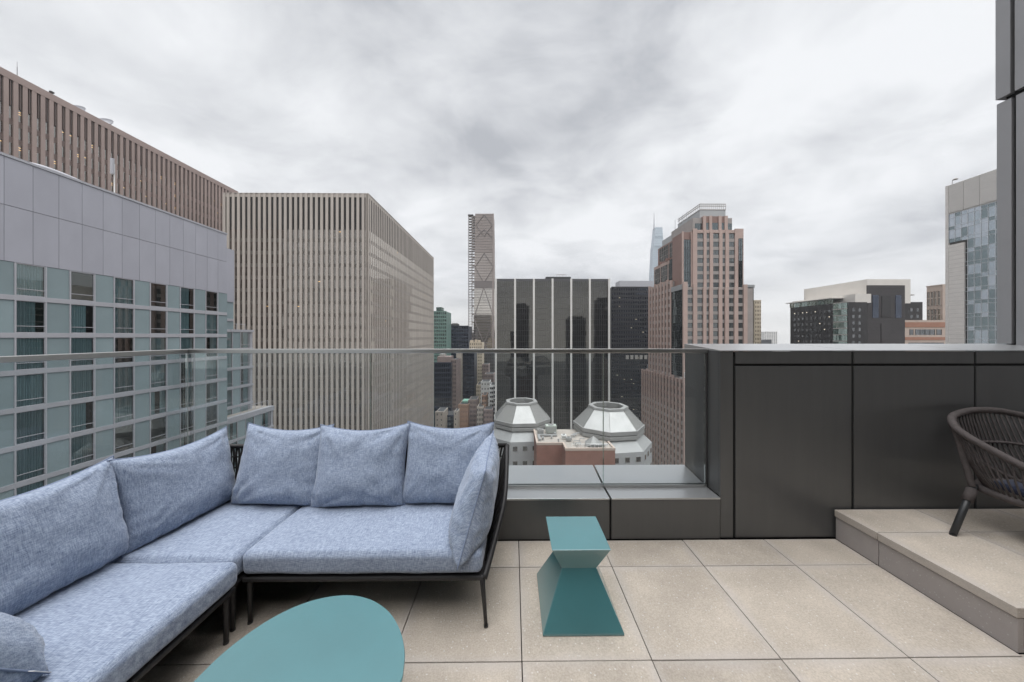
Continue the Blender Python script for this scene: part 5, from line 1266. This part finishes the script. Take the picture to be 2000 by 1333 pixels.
# ------------------------------------------------------------------ building with two octagonal domes
M['skirt'] = mat('grey_metal_roof', (0.30, 0.305, 0.305), 0.5, metal=0.2, var=0.06, scale=0.4)
M['gutter'] = mat('grey_gutter', (0.25, 0.25, 0.245), 0.6, var=0.08, scale=0.5)
M['dome_sheen'] = mat('painted_sheen_dome_panel', (0.50, 0.50, 0.49), 0.4, var=0.10, scale=0.4)  # whitened colour stands in for metal sheen on the facing panels
M['dome_grey'] = mat('grey_dome_panel', (0.235, 0.235, 0.228), 0.45, metal=0.2, var=0.05, scale=0.5)
M['pale_wall'] = mat('pale_grey_wall', (0.32, 0.325, 0.33), 0.7, var=0.05, scale=0.3)
M['brick_red'] = mat('red_brick_wall', (0.235, 0.118, 0.092), 0.85, var=0.12, scale=0.5, bump=0.2, bscale=12)
dm = thing('domed_building', 'building with two octagonal grey domes, sheen painted white on facing panels, on red brick below the glass', 'building', (14, 86, GZ))
def octa(c, r, z, rot): return [(c[0]+r*math.cos(R(rot+45*k)), c[1]+r*math.sin(R(rot+45*k)), z) for k in range(8)]
def dome(c, r, zb, zt, rot, white):  # white: indices of panels whose sheen is put into the colour
    rt = r*0.56
    hub = Vector((c[0], c[1], 0))
    a, b = octa(c, r, zb, rot), octa(c, rt, zt, rot)
    for k in range(8):                                       # sloping roof panels, each with raised edges
        j = (k+1) % 8; mb = MB(); mb.face([a[k], a[j], b[j], b[k]], 0)
        o = mb.build('roof_panel', M['dome_sheen' if k in white else 'dome_grey'], dm, origin=(c[0], c[1], zb))
        sl = MB()
        for s in range(13):
            t = s/12; p = Vector(a[k]).lerp(Vector(a[j]), t); q_ = Vector(b[k]).lerp(Vector(b[j]), t); up = Vector((0, 0, 0.03)) + (p-Vector((c[0], c[1], p.z))).normalized()*0.03
            w_ = 0.05 if s in (0, 12) else 0.018
            sl.tube([p+up, q_+up], w_, 4)
        sl.build('seams', M['dome_grey' if k not in white else 'dome_sheen'], o, stuff=True)
    mb = MB()                                                # open ring on top
    o1, o2, o3 = octa(c, rt*1.04, zt, rot), octa(c, rt*1.02, zt+0.55, rot), octa(c, rt*0.80, zt+0.55, rot); o4 = octa(c, rt*0.80, zt-0.9, rot)
    for A, B in ((o1, o2), (o2, o3), (o3, o4)):
        for k in range(8): j = (k+1) % 8; mb.face([A[k], A[j], B[j], B[k]])
    mb.build('top_ring', M['gutter'], dm)
    mb = MB(); mb.face(octa(c, rt*0.82, zt-0.85, rot)); mb.build('vent_floor', M['louver'], dm)
    mb = MB()
    for k in range(8):
        p, q_ = Vector(octa(c, rt*0.79, zt+0.35, rot)[k]), Vector(octa(c, rt*0.79, zt+0.35, rot)[(k+1) % 8])
        for s in range(7): u = p.lerp(q_, (s+0.5)/7); mb.tube([u, u+Vector((0, 0, -1.0))], 0.06, 4)
    mb.build('vent_bars', M['gutter'], dm, stuff=True)
    mb = MB()                                                # drum below: gutter band, louvre band, skirt
    for (r0, z0), (r1, z1) in (((r*1.03, zb), (r*1.03, zb-1.0)), ((r*1.0, zb-1.25), (r*1.02, zb-1.5)), ((r*1.02, zb-1.5), (r*1.02, zb-2.3))):
        A, B = octa(c, r1, z1, rot), octa(c, r0, z0, rot)
        for k in range(8): j = (k+1) % 8; mb.face([A[k], A[j], B[j], B[k]])
    A, B = octa(c, r*1.03, zb, rot), octa(c, r*0.98, zb+0.02, rot)
    for k in range(8): j = (k+1) % 8; mb.face([A[k], A[j], B[j], B[k]])
    mb.build('gutter_band', M['gutter'], dm)
    mb = MB(); mb.hexa(octa(c, r*0.93, zb-2.3, rot), octa(c, r*0.93, zb-0.3, rot)); mb.build('clerestory', M['louver'], dm)
    mb = MB(); 
    for k in range(8):
        p, q_ = Vector(octa(c, r*0.99, zb-1.0, rot)[k]), Vector(octa(c, r*0.99, zb-1.0, rot)[(k+1) % 8])
        for s in range(12): u = p.lerp(q_, (s+0.5)/12); mb.tube([u, u+Vector((0, 0, -0.3))], 0.12, 4)
    mb.build('brackets', M['gutter'], dm, stuff=True)
    A, B = octa(c, r*1.22, zb-4.9, rot), octa(c, r*0.94, zb-2.35, rot); mb = MB()
    for k in range(8):
        j = (k+1) % 8; mb = MB(); mb.face([A[k], A[j], B[j], B[k]]); mb.build('skirt_panel', M['skirt'], dm, origin=(c[0], c[1], zb-5))
    A2 = octa(c, r*1.22, zb-13, rot); mb = MB()
    for k in range(8): j = (k+1) % 8; mb.face([A2[k], A2[j], A[j], A[k]])
    mb.build('drum_wall', M['pale_wall'], dm)
    A3 = octa(c, r*1.20, GZ, rot); A2b = octa(c, r*1.20, zb-10.2, rot); mb = MB()
    for k in range(8):                                       # square windows in the wall under the skirt
        p, q_ = Vector(A[k]), Vector(A[(k+1) % 8]); d = (q_-p).normalized(); n_ = Vector((d.y, -d.x, 0))
        if n_.y > 0.75: continue
        for s in range(3):
            u = p.lerp(q_, (s+0.5)/3); w = MB()
            for zc_, hh_ in ((-1.9, 0.62), (-6.2, 0.62)):
                P = lambda du, dz, dn: tuple(u + d*du + n_*dn + Vector((0, 0, dz)))
                w.hexa([P(-0.72, zc_-hh_-0.1, -0.1), P(0.72, zc_-hh_-0.1, -0.1), P(0.72, zc_-hh_-0.1, 0.10), P(-0.72, zc_-hh_-0.1, 0.10)], [P(-0.72, zc_+hh_+0.1, -0.1), P(0.72, zc_+hh_+0.1, -0.1), P(0.72, zc_+hh_+0.1, 0.10), P(-0.72, zc_+hh_+0.1, 0.10)], 0)
                w.face([P(-0.6, zc_-hh_, 0.11), P(0.6, zc_-hh_, 0.11), P(0.6, zc_+hh_, 0.11), P(-0.6, zc_+hh_, 0.11)], 1)
            w.build('window', [M['gutter'], M['brown_glass']], dm)
dome((2.76, 103.5), 9.3, -24.6, -20.0, 22.5+4, (5,))
dome((28.3, 94.3), 10.0, -24.2, -19.6, 22.5+9, (4, 5))
# flat roof between the domes and its brick wall
zr = -26.3
mb = MB(); mb.box(6.15, 13.0, 82.9, 96, GZ, zr-0.6); mb.box(13.0, 25.4, 78.7, 88, GZ, zr-0.6); mb.build('brick_wall', M['brick_red'], dm)
mb = MB(); mb.box(6.6, 13.0, 83.3, 96, zr-0.59, zr-0.4); mb.box(13.001, 25.0, 79.1, 96, zr-0.59, zr-0.4); mb.build('flat_roof', M['roof'], dm)
mb = MB()
for x0, x1, y0, y1 in ((6.1, 6.6, 82.85, 96), (6.6, 12.95, 82.85, 83.3), (12.95, 13.4, 78.65, 83.3), (13.4, 25.0, 78.65, 79.1), (25.0, 25.45, 78.65, 84)): mb.box(x0, x1, y0, y1, zr-0.62, zr)
mb.build('roof_parapet', M['tan'], dm)
def roof_unit(label, x, y, w, d, h, m='deep', col='skirt'):
    t = thing('roof_unit', label, 'air conditioner', (x+w/2, y+d/2, zr-0.4)); z0 = zr-0.4
    mb = MB(); mb.box(x, x+w, y, y+d, z0+0.25, z0+h); mb.build('casing', M[col], t, bevel=0.04)
    mb = MB()
    for k in range(5): mb.box(x+0.1+(w-0.2)*k/5, x+0.1+(w-0.2)*(k+0.7)/5, y-0.03, y+0.001, z0+0.45, z0+h-0.3)
    mb.build('grille', M['gutter'], t); mb = MB(); mb.lathe((x+w/2, y+d/2, z0+h), [(min(w, d)*0.36, 0), (min(w, d)*0.36, 0.18), (min(w, d)*0.28, 0.18), (min(w, d)*0.28, 0.05), (0, 0.05)], 16); mb.build('fan_ring', M['gutter'], t)
    mb = MB()
    for a in (0.1, w-0.3): mb.box(x+a, x+a+0.2, y+0.1, y+d-0.1, z0, z0+0.25)
    mb.build('foot', M['gutter'], t)
M['ac_green'] = mat('grey_green_casing', (0.36, 0.40, 0.36), 0.6)
roof_unit('large grey green air conditioner on the flat roof between the domes', 9.5, 91.6, 3.1, 2.2, 2.3, col='ac_green')
roof_unit('small grey air conditioner left of the large green one', 7.0, 90.0, 1.7, 1.6, 1.6, col='gutter')
roof_unit('small white air conditioner in the middle of the flat roof', 13.3, 86.5, 1.3, 1.1, 1.2, col='white')
for x, y, r, lb in ((8.1, 86.3, 0.32, 'grey mushroom vent on the flat roof near the left brick parapet'), (10.6, 87.2, 0.26, 'small grey mushroom vent in front of the long roof duct'), (11.9, 90.4, 0.3, 'grey mushroom vent right behind the end of the long roof duct'), (7.6, 93.4, 0.35, 'largest grey mushroom vent, at the back of the flat roof by the left dome'), (12.1, 84.5, 0.22, 'smallest grey mushroom vent at the brick parapet step')):
    t = thing('roof_vent', lb, 'vent', (x, y, zr-0.4), 'mushroom vents on the flat roof')
    mb = MB(); mb.lathe((x, y, zr-0.4), [(r*0.6, 0), (r*0.6, 0.55), (r*1.2, 0.6), (r*1.1, 0.8), (0, 0.95)], 14); mb.build('hood', M['skirt'], t, smooth=False)
    mb = MB(); mb.box(x-r*0.9, x+r*0.9, y-r*0.9, y+r*0.9, zr-0.4, zr-0.28); mb.build('kerb', M['gutter'], t)
t = thing('duct_run', 'pale rectangular duct lying across the flat roof beside the green air conditioner', 'duct', (9, 89.4, zr-0.4)); mb = MB(); mb.box(6.9, 12.4, 88.9, 89.5, zr-0.2, zr+0.25); mb.box(6.9, 7.5, 85.2, 88.9, zr-0.2, zr+0.2); mb.build('duct', M['skirt'], t)
mb = MB()
for x in (7.2, 9.2, 11.4): mb.box(x, x+0.15, 88.95, 89.45, zr-0.4, zr-0.2)
mb.build('foot', M['gutter'], t, stuff=True)
roof_unit('small pale air conditioner near the brick wall step', 14.2, 84.6, 1.4, 1.0, 1.1, col='skirt')
t = thing('skylight', 'small grey pyramid skylight in front of the right dome', 'skylight', (20.8, 82.4, zr)); mb = MB(); o1 = octa((20.8, 82.0), 2.2, zr+0.35, 10)
for k in range(8): j = (k+1) % 8; mb.face([o1[k], o1[j], (20.8, 82.0, zr+2.0)])
mb.build('glazing', M['dome_grey'], t); mb = MB(); mb.hexa(octa((20.8, 82.0), 2.3, zr-0.45, 10), octa((20.8, 82.0), 2.3, zr+0.34, 10)); mb.build('kerb', M['gutter'], t)
t = thing('roof_pipes', 'tangle of grey pipes on the roof around the small skylight', 'pipes', (18, 81, zr)); mb = MB()
rnd = random.Random(3)
for k in range(22):
    x, y = (rnd.uniform(15.5, 24.0), rnd.uniform(79.6, 80.6)) if k % 2 else (rnd.uniform(15.2, 18.0), rnd.uniform(81, 90))
    z = zr-0.4; mb.tube([(x, y, z), (x, y, z+0.8), (x+rnd.uniform(0.6, 1.6), y+rnd.uniform(-0.2, 0.3), z+0.8)], 0.11, 5)
mb.build('pipe_run', M['skirt'], t)
mb = MB()
for k in range(11): mb.tube([(14.6+k*0.98, 79.4, zr-0.4), (14.6+k*0.98, 79.4, zr+0.8)], 0.045, 4)
mb.tube([(14.6, 79.4, zr+0.8), (24.4, 79.4, zr+0.8)], 0.05, 4); mb.build('railing', M['white'], t)
# ------------------------------------------------------------------ thin city haze
mb = MB(); mb.box(-2600, 2600, -1600, 2600, GZ-1, 335)
m, nt, N, L, out = nodes_of('air'); v = N.new('ShaderNodeVolumePrincipled'); v.inputs['Density'].default_value = 0.00013; v.inputs['Color'].default_value = (0.86, 0.89, 0.93, 1); v.inputs['Anisotropy'].default_value = 0.2; L.new(v.outputs[0], out.inputs['Volume'])
o = mb.build('haze', m); o['kind'] = 'stuff'
